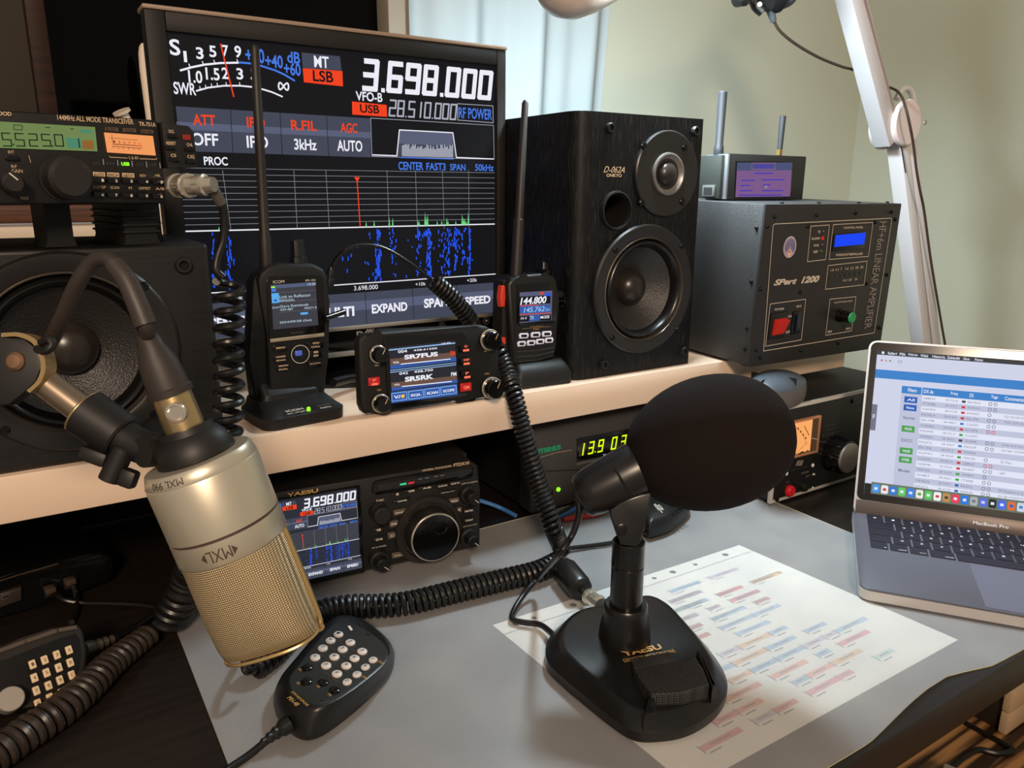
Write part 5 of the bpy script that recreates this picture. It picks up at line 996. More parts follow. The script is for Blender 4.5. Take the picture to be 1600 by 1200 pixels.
b.build('logo_band', mxl)
MESH = mat('gold_wire_mesh', (206, 178, 128), .4, .45)
nt = MESH.node_tree; bs = nt.nodes['Principled BSDF']; tc = nt.nodes.new('ShaderNodeTexCoord')
def wv(dirn, sc):
    w_ = nt.nodes.new('ShaderNodeTexWave'); w_.wave_type = 'BANDS'; w_.bands_direction = dirn; w_.wave_profile = 'SIN'; w_.inputs['Scale'].default_value = sc; nt.links.new(tc.outputs['Object'], w_.inputs['Vector']); return w_
wa, wb_ = wv('X', 290), wv('Z', 250); mul = nt.nodes.new('ShaderNodeMath'); mul.operation = 'MULTIPLY'; nt.links.new(wa.outputs['Fac'], mul.inputs[0]); nt.links.new(wb_.outputs['Fac'], mul.inputs[1])
rp = nt.nodes.new('ShaderNodeValToRGB'); rp.color_ramp.elements[0].position = .05; rp.color_ramp.elements[1].position = .5; rp.color_ramp.elements[0].color = (*lin((150, 128, 92)), 1); rp.color_ramp.elements[1].color = (*lin((226, 210, 174)), 1)
nt.links.new(mul.outputs[0], rp.inputs[0]); nt.links.new(rp.outputs[0], bs.inputs['Base Color']); bp = nt.nodes.new('ShaderNodeBump'); bp.inputs['Strength'].default_value = .6; bp.inputs['Distance'].default_value = .0008; nt.links.new(mul.outputs[0], bp.inputs['Height']); nt.links.new(bp.outputs[0], bs.inputs['Normal'])
def sup(hx, hy, z, p=2.6, n=56): return [(hx*math.copysign(abs(math.cos(q))**(2/p), math.cos(q)), hy*math.copysign(abs(math.sin(q))**(2/p), math.sin(q)), z) for q in (2*math.pi*i/n for i in range(n))]
b = MB(frX); b.loft([sup(R_*.97, R_*.97, -.0458, 2), sup(R_*.965, R_*.93, -.060, 2.2), sup(R_*.96, R_*.82, -.085, 2.6), sup(R_*.955, R_*.70, -.100, 2.8), sup(R_*.93, R_*.60, -.1065, 2.8), sup(R_*.86, R_*.45, -.1085, 2.6)], MESH); b.build('mesh_grille', mxl, smooth=70)
b = MB(frX); GB = mat('gold_grille_frame', (214, 186, 130), .3, .85)
path = [(-R_*.985, 0, -.046), (-R_*.985, 0, -.080), (-R_*.98, 0, -.100), (-R_*.95, 0, -.107), (-R_*.86, 0, -.1105), (0, 0, -.1112), (R_*.86, 0, -.1105), (R_*.95, 0, -.107), (R_*.98, 0, -.100), (R_*.985, 0, -.080), (R_*.985, 0, -.046)]
b.tube(spline(path, 80), .0013, GB, 8); b.tube([(x*.965, -abs(y)-.0*x, z) for x, y, z in [(p[0], p[1], -.1082) for p in sup(R_*.94, R_*.62, 0, 2.8) if p[1] <= 1e-6]], .0011, GB, 8); b.build('grille_frame', mxl)
b = MB(frX); b.lathe((0, 0, .0130), (0, 0, 1), [(0, .0105), (.030, .0100), (.031, .0098)], mat('gold_connector_barrel', (196, 172, 126), .3, .9), 32)
b.build('connector_barrel', mxl)
b = MB(frX); b.lathe((.003, -.0098, .0345), (0, -1, 0), [(0, .0055), (.0012, .0052), (.0014, .004), (.0006, .0034)], CHR, 24); b.build('latch', mxl)
# XLR cable
tip = frX.M @ Vector((0, 0, .043)); tip2 = frX.M @ Vector((0, 0, .072)); RUBG = mat('dusty_grey_rubber', (50, 44, 40), .55)
xl = thing('xlr_cable', 'dusty grey microphone cable arching from the boom joint down to the gold microphone', 'cable', Fr(tip))
def wpart(nm, b, par, O): b.v = [tuple(Vector(p)-Vector(O)) for p in b.v]; return b.build(nm, par)
b = MB(); b.lathe(tip, Zm, [(0, .0116), (.003, .0118), (.004, .0108), (.018, .0098), (.027, .0066), (.033, .0056), (.034, .0046)], RUBG, 28, .04, 1); wpart('connector_boot', b, xl, tip)
cab = [frX.M @ Vector((0, 0, .074)), ond(228, 508, .390), ond(215, 475, .389), ond(198, 438, .389), ond(178, 412, .39), ond(160, 404, .392), ond(142, 412, .394), ond(120, 445, .398), ond(95, 500, .410), ond(72, 544, .4290), ond(30, 582, .440), ond(-60, 560, .455)]
b = MB(); b.tube(spline(cab, 90), .0040, RUBG, 14); wpart('cord', b, xl, tip)
b = MB(); b.tube(spline(cab[1:5], 30), lambda t: .0056-.0008*t, mat('grey_shrink_sleeve', (56, 49, 46), .5), 14); wpart('sleeve', b, xl, tip)
# boom arm with clip
hub = ond(33, 565, .412); boom = thing('microphone_boom_arm', 'black and silver boom arm with clip and wing bolt holding the gold microphone', 'microphone stand', Fr(hub, M=(CR, CU, -CF)))
ARM = mat('worn_black_arm', (22, 20, 19), .5); SLV = mat('aged_silver_rod', (150, 134, 116), .35, .8); LIP = mat('brass_lip', (188, 160, 112), .35, .7)
b = MB(); b.tube([ond(58, 588, .418), ond(130, 642, .420)], .0078, SLV, 24); wpart2 = lambda nm, b: None
frHub = Fr(hub, M=(CR, CU, -CF))
def bpart(nm, b, smooth=35): b.v = [tuple(frHub.loc(p)) for p in b.v]; b.fr = frHub; return b.build(nm, boom, smooth)
bpart('rod', b)
b = MB(); p_, q_ = ond(124, 638, .4195), ond(136, 646.5, .420); b.lathe(p_, q_-p_, [(0, .0085), (.002, .0129), (.0045, .0128), (.006, .0118)], LIP, 28); bpart('rod_flange', b)
b = MB(); p_, q_ = ond(134, 645, .420), ond(192, 684, .420); d_ = q_-p_; b.lathe(p_, d_, [(0, .0135), (d_.length*.95, .0128), (d_.length, .0118)], ARM, 28); bpart('clamp_tube', b)
holdc = frX.M @ Vector((-.0245, -.004, .0188))
b = MB(); b.tube(spline([ond(186, 680, .420), ond(220, 697, .418), ond(245, 703, .415), holdc], 30), lambda t: .0100-.0018*t, ARM, 18); bpart('neck', b)
b = MB(frX); hb = MB(); hb.lathe((0, 0, .0145), (0, 0, 1), [(-.0068, .0205), (-.0055, .0208), (.0015, .0188), (.0058, .0156), (.0066, .0146), (.0100, .0140), (.0100, .0112), (-.0068, .0112), (-.0068, .0205)], ARM, 48, .012, 1, False); hb.v = [tuple(frX.M @ Vector(p)) for p in hb.v]; bpart('holder_cup', hb)
b = MB(); frW = Fr(ond(183, 733, .414), M=((CR*.94-CU*.34).normalized(), (CU*.94+CR*.34).normalized(), -CF)); b2 = MB()
b2.box(-.0215, -.006, -.004, .004, -.0015, .0065, ARM, .002); b2.box(.003, .0120, -.004, .004, -.0075, .0025, ARM, .002); b2.cyl((-.002, .0, -.007), (0.1, 0, 1), .020, .0058, ARM, 20, .001); b2.v = [tuple(frW.M @ Vector(p)) for p in b2.v]; bpart('wing_bolt', b2)
b = MB(frHub); b.prism([(-.045, .016), (-.012, .013), (.004, .012), (.0115, .006), (.013, -.003), (.010, -.011), (.003, -.017), (-.004, -.023), (-.045, -.026)], -.004, .004, ARM, .0012); b.build('joint_plate', boom)
b = MB(frHub); b.lathe((0, -.004, 0), (0, -1, 0), [(0, .0052), (.0015, .0050), (.0028, .0036), (.0031, .001)], mat('copper_bolt', (150, 116, 90), .4, .7), 24); b.build('joint_bolt', boom)
b = MB(frHub); pl_ = spline([(-.0075, 0, .0129), (.002, 0, .0129), (.010, 0, .0085), (.0135, 0, -.002), (.0115, 0, -.010), (.006, 0, -.0155)], 40)
rg = [[(p.x*1.0, -.005, p.z), (p.x*1.12+.001, -.005, p.z*1.12+.0006), (p.x*1.12+.001, .005, p.z*1.12+.0006), (p.x, .005, p.z)] for p in pl_]; b.loft(rg, LIP); b.build('joint_lip', boom)
b = MB(); b.tube(spline([ond(64, 536, .405), ond(76, 530, .403), ond(82, 538, .403), ond(72, 548, .403), ond(58, 545, .407)], 30), .0022, ARM, 10); bpart('cable_clip', b)
base_ = Vector((-.42, .42, .001)); b = MB(); b.tube(spline([hub-CR*.012, hub-CR*.12+CU*.02, Vector((-.38, .40, .46))], 30), .009, ARM, 16); bpart('arm_tube', b)
b = MB(); b.tube([Vector((-.38, .40, .47)), Vector((-.42, .42, .004))], .010, ARM, 16); b.cyl(base_, (0, 0, 1), .018, .06, ARM, 32, .003); bpart('base', b)
# ================================================================ DESKTOP MICROPHONE
ox, oy_ = .381, .405; frD0 = Fr((ox, oy_, .0020)); dm = thing('desktop_microphone', 'black desktop microphone with big round foam windscreen on a heavy base', 'microphone', frD0)
PL = [(854, 1043), (880, 1072), (908, 1096), (950, 1130), (985, 1153), (1018, 1158), (1070, 1150), (1112, 1126), (1134, 1096), (1132, 1066), (1110, 1030), (1075, 990), (1042, 960), (1008, 950), (962, 966), (896, 976), (858, 1008)]
GP = [onz(x, y, .0050) for x, y in PL]; GP = [frD0.loc(p) for p in GP]
cxm = sum(p.x for p in GP)/len(GP); cym = sum(p.y for p in GP)/len(GP)
def clos(P, n=6):
    Q = [Vector((p.x, p.y, 0)) for p in P]; out = []; N = len(Q)
    for i in range(N):
        a, b_, c, d = Q[i-1], Q[i], Q[(i+1) % N], Q[(i+2) % N]
        for k in range(n):
            t = k/n; out.append(.5*((2*b_)+(c-a)*t+(2*a-5*b_+4*c-d)*t*t+(3*b_-a-3*c+d)*t**3))
    return out
OUT = clos(GP); ymin = min(p.y for p in OUT); ymax = max(p.y for p in OUT)
def dring(s_, zf, zb): return [(cxm+(p.x-cxm)*s_, cym+(p.y-cym)*s_, zf+(zb-zf)*(p.y-ymin)/(ymax-ymin)) for p in OUT]
DMB = mat('satin_black_mic_base', (20, 19, 19), .3)
b = MB(frD0); b.loft([dring(.95, .0, .0), dring(.995, .0015, .0015), dring(1.0, .003, .003), dring(1.0, .0095, .0105), dring(.975, .0112, .0128), dring(.875, .0160, .0230), dring(.845, .0172, .0250), dring(.80, .0178, .0258)], DMB, True, True); b.build('base', dm, 28)
for x, y in ((-.035, -.05), (.035, -.045), (-.03, .05), (.04, .05)):
    b = MB(frD0); b.cyl((x, y, -.0003), (0, 0, 1), .002, .006, RUB, 14); b.build('foot', dm)
def dloc(x, y, z): p = frD0.loc(onz(x, y, z)); return (p.x, p.y)
b = MB(frD0); zt2 = .0285; b.prism([dloc(x, y, zt2) for x, y in ((987, 1030), (1046, 1019), (1057, 1036), (991, 1046))], .012, zt2-.0016, mat('lock_key_black', (42, 41, 40), .4), .0006, 2, 'z')
frLk = topfr(1005, 1041, 1034, 1033, zt2+.0003); t_ = MB(frLk); t_.textl('LOCK', 0, 0, .0245, .0065, mat('dim_lock_print', (16, 16, 16), .4), 0, 0, .01); t_.v = [tuple(frD0.loc(frLk.M @ Vector(p))) for p in t_.v]; b.add(t_.v, t_.f, t_.m[0]); b.build('lock_key', dm)
KN = mat('knurled_black_pad', (34, 33, 32), .38)
nt = KN.node_tree; ck = nt.nodes.new('ShaderNodeTexVoronoi'); ck.inputs['Scale'].default_value = 520; ck.inputs['Randomness'].default_value = 0; tc = nt.nodes.new('ShaderNodeTexCoord'); bp = nt.nodes.new('ShaderNodeBump'); bp.inputs['Strength'].default_value = .8; bp.inputs['Distance'].default_value = .001; bp.invert = True
nt.links.new(tc.outputs['Object'], ck.inputs['Vector']); rpk = nt.nodes.new('ShaderNodeValToRGB'); rpk.color_ramp.elements[0].color = (.05, .048, .046, 1); rpk.color_ramp.elements[1].color = (.012, .012, .012, 1); rpk.color_ramp.elements[1].position = .6; nt.links.new(ck.outputs['Distance'], rpk.inputs[0]); nt.links.new(rpk.outputs[0], nt.nodes['Principled BSDF'].inputs['Base Color']); nt.links.new(ck.outputs['Distance'], bp.inputs['Height']); nt.links.new(bp.outputs[0], nt.nodes['Principled BSDF'].inputs['Normal'])
b = MB(frD0); b.prism([dloc(x, y, zt2) for x, y in ((990, 1047), (1057, 1037), (1086, 1028), (1098, 1045), (1108, 1071), (1065, 1084), (1018, 1087), (1002, 1066))], .006, zt2-.001, KN, .0012, 3, 'z'); b.build('talk_lever', dm)
b = MB(frD0)
for pts in (((1013, 1093), (1021, 1088), (1026, 1120), (1006, 1126)), ((1088, 1024), (1092, 1024), (1121, 1078), (1112, 1086))): b = MB(frD0); b.prism([dloc(x, y, .022) for x, y in pts], .006, .0245, DMB, .002, 2, 'z'); b.build('lever_guard', dm)
fb_ = topfr(977, 1022, 1022, 1012.5, .0275); t_ = MB(fb_); t_.textl('YAESU', 0, .0012, .0345, .0078, GOLDP, 0, 0, .03); t_.textl('DESKTOP MICROPHONE', -.003, -.0055, .0425, -.0015, GOLDP, 0, 0, 0); 
def onbase(p): q = frD0.loc(fb_.M @ Vector(p)); return (q.x, q.y, .01785+(.0258-.01785)*(q.y-ymin)/(ymax-ymin)+.0010)
t_.v = [onbase(p) for p in t_.v]; t_.fr = frD0; t_.build('maker_badge', dm)
st = frD0.loc(onz(976, 986, .030)); sx_, sy_ = st.x, st.y
b = MB(frD0); b.lathe((sx_, sy_, .018), (0, 0, 1), [(0, .0215), (.006, .0212), (.012, .0205), (.029, .0178), (.034, .0176), (.0355, .0165), (.0355, .0138)], DMB, 40); b.build('collar', dm)
Sw = frD0.M @ Vector((sx_, sy_, 0)); dS = Vector((Sw.x, Sw.y, 0)); tS = CF.dot(dS-CAM)   # depth of the stem along the view
zTop = (CAM + ray(979, 846)*(Sw.y/ray(979, 846).y)).z
b = MB(frD0); b.lathe((sx_, sy_, .030), (0, 0, 1), [(0, .0132), (zTop-.030-.024, .0130), (zTop-.030-.023, .0122), (zTop-.030-.022, .0132), (zTop-.0316-.001, .0130), (zTop-.0316, .0122)], mat('gloss_black_stem', (16, 15, 15), .22), 36); b.build('stem', dm)
tM = CF.dot(Vector((Sw.x, Sw.y, zTop))-CAM)
def DP(x, y, dt=0): return frD0.loc(ond(x, y, tM+dt))
frCam = Fr((0, 0, 0), M=(CR, CU, -CF))
def camloft(pts0, d0, d1, m, bev=.0012):
    """outline seen at the stem's distance, given real depth d0..d1 along the view"""
    tb = MB(); tb.prism([((x-800)/F_PX*tM, -(y-600)/F_PX*tM) for x, y in pts0], d0, d1, m, bev)
    tb.v = [tuple(frD0.loc(CAM+CR*p[0]+CU*p[2]+CF*(tM+p[1]))) for p in tb.v]; return tb
t_ = camloft([(948, 792), (966, 782), (990, 770), (1012, 766), (1014, 770), (1003, 815), (998, 838), (992, 850), (966, 846), (962, 830), (956, 805)], -.013, -.006, DMB); t_.fr = frD0; t_.build('yoke', dm)
t_ = camloft([(950, 792), (966, 782), (990, 770), (1012, 766), (1014, 770), (1003, 815), (998, 838), (992, 850), (968, 846)], .006, .013, DMB); t_.fr = frD0; t_.build('yoke', dm)
b = MB(frD0); q = DP(971, 828, -.013); b.lathe(q, frD0.M.inverted().to_3x3() @ (-CF), [(-.001, .0048), (.0015, .0046), (.0018, .003)], BLKG, 20); b.build('yoke_screw', dm)
p_, q_ = DP(905, 778), DP(1008, 726); d_ = q_-p_; L_ = d_.length
b = MB(frD0); b.lathe(p_, d_, [(-.002, .004), (0, .0150), (.003, .0175), (.012, .0195), (L_*.72, .0215), (L_, .0215), (L_*1.3, .018)], mat('satin_black_mic_barrel', (24, 22, 22), .32), 40); b.build('microphone_barrel', dm)
b = MB(frD0); b.tube([tuple(DP(962+q*.55, 733+q, -.0225+abs(q-16)*.0002)) for q in range(0, 46, 4)], .0009, BLK, 8); b.build('barrel_seam', dm)
c_ = DP(1108, 692); fa = frD0.M.inverted().to_3x3() @ (CR*math.cos(math.radians(14))+CU*math.sin(math.radians(14)))
FO = mat('black_foam', (30, 24, 23), .95, spec=.12, bump=.7, bscale=1600, noise=.2, nscale=900)
la, lb = 131/F_PX*tM, 105/F_PX*tM
prof = []
for i in range(25):
    q = math.pi*i/24; x = -math.cos(q); r = math.sin(q)**.92; prof.append((x*la, max(r*lb*(1+.05*x), .0002)))
b = MB(frD0); b.lathe(c_, fa, prof, FO, 56, cap=False); b.build('foam_windscreen', dm, 80)
cp = [DP(903, 780), DP(905, 795), DP(903, 812, .001), DP(893, 838, .002), DP(872, 868, .004)]
wp = [frD0.M @ Vector(p) for p in cp]+[onz(846, 897, .0290), onz(824, 922, .013), onz(806, 948, .0062), onz(800, 966, .0050), onz(815, 972, .0050), onz(843, 976, .006), onz(858, 986, .009), onz(868, 996, .011)]
b = MB(); b.tube(spline(wp, 80), .0026, CORD, 12); b.v = [tuple(frD0.loc(p)) for p in b.v]; b.fr = frD0; b.build('cord', dm)
# plug, ferrite and coiled cord of the desktop microphone
dc = thing('coiled_cord', 'black coiled cord with a ferrite bead, lying across the grey pad', 'cord', WORLD)
dc.matrix_world = Matrix.Translation(onz(700, 930, .001)); OD = onz(700, 930, .001)
b = MB(); p_, q_ = onz(919, 931, .0145), onz(937, 944.5, .0178); b.lathe(p_, q_-p_, [(0, .0055), (.002, .0078), (.006, .0078), (.007, .0068), (.016, .0068), (.017, .0078), (.021, .0078), (.026, .0070)], CHR, 24, .06, 1); wpart('plug', b, dc, OD)
b = MB(); p_, q_ = onz(881, 888, .0147), onz(908, 922, .0147); d_ = q_-p_; b.lathe(p_, d_, [(0, .007), (.001, .0115), (.004, .0128), (d_.length-.004, .0128), (d_.length-.001, .0115), (d_.length, .0075)], mat('ferrite_black', (26, 25, 25), .35), 10); b.box(-.006, .006, -.001, .001, -.0135, -.0115, BLKM, .0005, 2, Matrix.Translation((p_+q_)/2)@Matrix.Rotation(0, 4, 'Z')) if 0 else None; wpart('ferrite_bead', b, dc, OD)
b = MB(); b.tube(spline([onz(866, 884, .010), onz(874, 888, .0129), onz(882, 890, .0147), onz(906, 920, .0147), onz(914, 927, .0147), onz(921, 933, .0147)], 40), .0026, CORD, 10); wpart('straight_lead', b, dc, OD)
path = [onz(872, 878, .0129), onz(840, 893, .0129), onz(780, 908, .0129), onz(710, 925, .0129), onz(640, 942, .0129), onz(590, 947, .0129), onz(545, 948, .0129), onz(500, 957, .0129), onz(460, 984, .0129), onz(427, 1020, .0129), onz(395, 1044, .0129)]
b = MB(); b.coil(path, .0088, .0026, .0060, CORD, 14, 7); wpart('coil', b, dc, OD)
b = MB(); b.tube(spline([onz(398, 1046, .021), onz(386, 1050, .026), onz(381, 1040, .030), onz(384, 1020, .030), onz(392, 1000, .02)], 30), .0026, CORD, 10); wpart('end_loop', b, dc, OD)
# ================================================================ HAND MICROPHONE WITH KEYPAD (on the pad)
zk = .028; frN = topfr(528.8, 990.4, 566, 1017, zk); hm = thing('hand_microphone', 'black hand microphone with white keypad lying on the grey desk pad in front', 'hand microphone', Fr(onz(520, 1050, .0014), M=(frN.u, frN.w, frN.n)))
frHM = Fr(onz(520, 1050, .0014), M=(frN.u, frN.w, frN.n)); frK2 = frHM
def hl(x, y, z): p = frHM.loc(onz(x, y, z)); return p
TOPF = [(447, 1066), (452, 1054), (470, 1032), (492, 1004), (510, 983), (524, 971), (540, 968), (557, 972), (580, 986), (600, 1001), (608, 1014), (606, 1030), (592, 1046), (560, 1072), (530, 1092), (505, 1104), (488, 1106), (468, 1098), (452, 1084)]
BOTF = [(427, 1096), (436, 1068), (458, 1040), (485, 1008), (506, 984), (526, 970), (545, 968), (570, 976), (596, 995), (614, 1016), (615, 1040), (598, 1066), (562, 1100), (530, 1126), (500, 1146), (474, 1152), (448, 1138), (432, 1118)]
def resam(P, n=72):
    Q = clos(P, 10); Q.append(Q[0]); L = [0]
    for i in range(1, len(Q)): L.append(L[-1]+(Q[i]-Q[i-1]).length)
    out = []; k = 0; c = sum((q for q in Q), Vector())/len(Q); st_ = max(range(len(Q)-1), key=lambda i: (Q[i]-c).x)
    Q = Q[st_:-1]+Q[:st_]+[Q[st_]]; L = [0]
    for i in range(1, len(Q)): L.append(L[-1]+(Q[i]-Q[i-1]).length)
    for i in range(n):
        d = L[-1]*i/n
        while L[k+1] < d: k += 1
        out.append(Q[k].lerp(Q[k+1], (d-L[k])/max(1e-9, L[k+1]-L[k])))
    return out
def xz(x, y, z): p = hl(x, y, z); return Vector((p.x, p.z, 0))
tp = resam([xz(x, y, zk) for x, y in TOPF]); bt = resam([xz(x, y, .008) for x, y in BOTF])
HMB = mat('satin_black_hand_mic', (20, 20, 20), .36); HMF = mat('green_black_mic_face', (27, 31, 29), .5)
def hr(t, h, s_=1.0):
    P = [p.lerp(q, t) for p, q in zip(bt, tp)]; c = sum(P, Vector())/len(P); return [(c.x+(p.x-c.x)*s_, -h, c.y+(p.y-c.y)*s_) for p in P]
z1 = zk-.0014
b = MB(frK2); b.loft([hr(0, 0, .93), hr(0, .003, .985), hr(0, .009, 1.0), hr(.25, .016, 1.0), hr(.8, z1-.003, 1.0), hr(1, z1-.0006, .985), hr(1, z1, .95)], HMB); b.build('body', hm, 50)
b = MB(frK2); b.loft([hr(1, z1-.0002, .945), hr(1, z1+.0003, .93)], HMF)
frT2 = Fr(frHM.O+Vector((0, 0, z1+.0004)), M=(frHM.u, frHM.w, frHM.n)); 
t2 = MB(frT2)
for t, xl, yb, xr, yt in (('MH-48', 466, 1084, 481, 1092),):
    a0, c0_ = frT2.px(458, 1080); t2.textl('MH-48', a0+.004, c0_-.0075, a0+.0165, c0_-.004, GOLDP, .0002); t2.textl('DTMF MICROPHONE', a0, c0_-.002, a0+.022, c0_, GOLDP, .0002)
for t, x, y in (('P1', 469, 1047), ('P2', 466, 1068), ('P3', 497, 1073), ('P4', 515, 1086), ('LOCK', 595, 1035), ('LAMP', 570, 1059)):
    a0, c0_ = frT2.px(x, y); wd = .0016*len(t); t2.textl(t, a0-wd/2, c0_-.001, a0+wd/2, c0_+.001, GOLDP, .0002)
for i in range(4):
    (xa, ya), (xb, yb) = (((522, 998), (566, 1026)), ((510, 1008), (556, 1038)), ((499, 1022), (541, 1050)), ((506, 1050), (530, 1067)))[i]; t2.line([(xa, ya), (xb, yb)], .0006, mat('brown_print_line', (74, 56, 48), .6), .0002)
t2.flat([(543, 978), (547, 977.5), (551.5, 984), (548, 985.5)], WHT, .0004); t2.flat([(571, 989), (572, 988), (579, 992), (578, 993)], DARK, .0003); t2.flat([(501, 1094), (504, 1093), (505, 1095), (502, 1096)], DARK, .0003)
b.add([(x, y-(z1+.0004), z) for x, y, z in t2.v], t2.f, GOLDP); b.mi[-len(t2.f):] = [b.k(t2.m[i]) for i in t2.mi]; b.build('face_plate', hm)
KW = mat('pearl_white_key', (205, 198, 192), .4)
for t, x, y in (('1', 528.8, 990.4), ('4', 516.5, 1000), ('7', 504.4, 1012), ('*', 492.5, 1026.5), ('2', 547.5, 1003), ('5', 535.4, 1013.8), ('8', 522.5, 1025.6), ('0', 509.6, 1039), ('3', 566, 1017), ('6', 554, 1027.9), ('9', 541, 1039.4), ('#', 526.6, 1052), ('A', 582.9, 1030.4), ('B', 571, 1041.5), ('C', 557.8, 1053), ('D', 542.5, 1064.8), ('P1', 480, 1042), ('P2', 479, 1063.5), ('P3', 505, 1065), ('P4', 523, 1077)):
    a0, c0_ = frT2.px(x, y, .001); b = MB(frT2); m_ = BLKG if t[0] == 'P' else KW; r_ = .0034 if t in 'ABCD' else .0037; sx = 1.0 if (t in 'ABCD' or t in ('P1', 'P2')) else 1.18
    if t in ('P1', 'P2'): r_ = .0042
    b.v = []; prof = [(0, r_*1.0), (.0012, r_), (.0020, r_*.72)]; b.lathe((0, 0, 0), (0, -1, 0), prof, m_, 20)
    if m_ is KW:
        b.textl(t, -.0010, -.0013, .0010, .0013, BLK, .0022)
    b.v = [(x_*sx+a0, y_-z1-.0002, z_+c0_) for x_, y_, z_ in b.v]; b.fr = frK2; b.build('key', hm)
j0 = onz(452, 1130, .014); b = MB(); j1 = onz(425, 1150, .011); d_ = j1-j0; b.lathe(j0, d_, [(0, .0062), (.006, .0060)]+[(.006+.0024*i, .0056-.0004*i-(.0012 if i % 2 else 0)) for i in range(1, 8)], HMB, 20)
b.tube(spline([j0+d_*.8, onz(410, 1163, .007), onz(385, 1183, .0045), onz(352, 1205, .0042), onz(300, 1240, .0042)], 40), .0027, CORD, 12); b.v = [tuple(frHM.loc(p)) for p in b.v]; b.fr = frHM; b.build('cord', hm)
# ================================================================ SPEAKER MICROPHONE (half hidden by the foam)
frS = topfr(1018, 838, 1074, 812, .0)
oS = onz(1048, 818, .0016); uS = Vector((math.cos(math.radians(-38)), math.sin(math.radians(-38)), 0)); frS = Fr(oS, M=(uS, Vector((0, 0, 1)).cross(uS), Vector((0, 0, 1))))
sm = thing('speaker_microphone', 'black speaker microphone lying behind the desktop microphone stem, its coiled cord rising to the handheld', 'hand microphone', frS)
def fr2(p): return frS.loc(p)
SMO = [(1006, 826), (1012, 834), (1022, 833), (1048, 824), (1068, 808), (1078, 795), (1070, 778), (1050, 770), (1025, 772), (1010, 780), (1003, 800)]
P_ = [fr2(onz(x, y, .010)) for x, y in SMO]; Q_ = clos([Vector((p.x, p.z, 0)) for p in P_], 6); cS = sum(Q_, Vector())/len(Q_)
def sr(h, s_): return [(cS.x+(p.x-cS.x)*s_, -h, cS.y+(p.y-cS.y)*s_) for p in Q_]
b = MB(frS); b.loft([sr(0, .9), sr(.004, 1), sr(.014, 1), sr(.021, .93), sr(.0235, .82)], BLK); b.build('body', sm, 50)
b = MB(frS); fz = Fr(oS+Vector((0, 0, .0242)), M=(frS.u, frS.w, frS.n)); t_ = MB(topfr(1026, 789, 1040, 806, oS.z+.0243)); 
t_.textl('ICOM', 0, .0005, .0140, .0042, WHT, 0, 0, .02); t_.linel([(-.004, -.0008), (.022, -.0008)], .0009, WHT, 0); t_.linel([(-.002, -.0026), (.015, -.0026)], .0007, WHT, 0); t_.v = [tuple(frS.loc(t_.fr.M @ Vector(p))) for p in t_.v]; t_.fr = frS; t_.build('lettering', sm)
for k_ in range(4):
    t_ = MB(); t_.tube([onz(1042+k_*5.5, 783-k_*1+k_, .0260), onz(1055+k_*6, 804-k_*3.2, .0235)], .0011, HMB, 8); t_.v = [tuple(frS.loc(p)) for p in t_.v]; t_.fr = frS; t_.build('grille_rib', sm)
b = MB(); p_, q_ = onz(1012, 824, .010), onz(990, 836, .006); b.lathe(p_, q_-p_, [(0, .0052)]+[(.003+.0026*i, .0050-.0003*i-(.001 if i % 2 else 0)) for i in range(8)], CORD, 18)
b.tube(spline([q_, onz(960, 847, .0045), onz(920, 853, .0045), onz(888, 857, .006), onz(878, 861, .010)], 40), .0024, CORD, 10)
lo = [onz(879, 862, .011), onz(873, 846, .018), ony(865, 826, .585), ony(845, 765, .60), ony(822, 690, .615), ony(804, 620, .633), ony(796, 592, .648), ony(786, 567, .660), ony(777, 548, .667), ony(768, 534, .684)]
up = [ony(742, 512, .715), ony(728, 492, .712), ony(705, 464, .708), ony(678, 440, .705)]
thin = [ony(674, 437, .705), ony(640, 411, .70), ony(600, 388, .70), ony(565, 383, .70), ony(540, 390, .70), ony(525, 404, .71), ony(518, 418, .7195)]
b.coil(lo, .0076, .0023, .0050, CORD, 14, 7); b.coil(up, .0076, .0023, .0052, CORD, 14, 7)
b.tube(spline([ony(769, 535, .684), ony(756, 524, .712), ony(743, 513, .715)], 20), .0024, CORD, 10); b.tube(spline(thin, 60), .0018, CORD, 10)
b.v = [tuple(frS.loc(p)) for p in b.v]; b.fr = frS; b.build('coiled_cord', sm)
b = MB(); p_, q_ = ony(518, 416, .7195), ony(514, 447, .7195); d_ = q_-p_; b.lathe(p_, d_, [(0, .0026), (.004, .0030), (.0045, .0042), (.009, .0042), (.0095, .0034), (.012, .0034), (.0125, .0046), (.019, .0046), (.0195, .004)], BLK, 16); b.v = [tuple(frS.loc(p)) for p in b.v]; b.fr = frS; b.build('plug', sm)
b = MB(); p_, q_ = ony(508, 497, .69), ony(538, 487, .70); b.cyl(p_, q_-p_, (q_-p_).length, .0028, BLKG, 12, .0006); b.v = [tuple(frI.loc(p)) for p in b.v]; b.fr = frI; b.build('belt_clip_tab', icm)
b = MB(); b.tube(spline([ony(520, 598, .72), ony(545, 592, .74), ony(575, 590, .76), ony(600, 588, .78)], 30), .0045, CORD, 10); tag(b.build('charger_cable'), 'thick black cord behind the radio head on the shelf', 'cord')
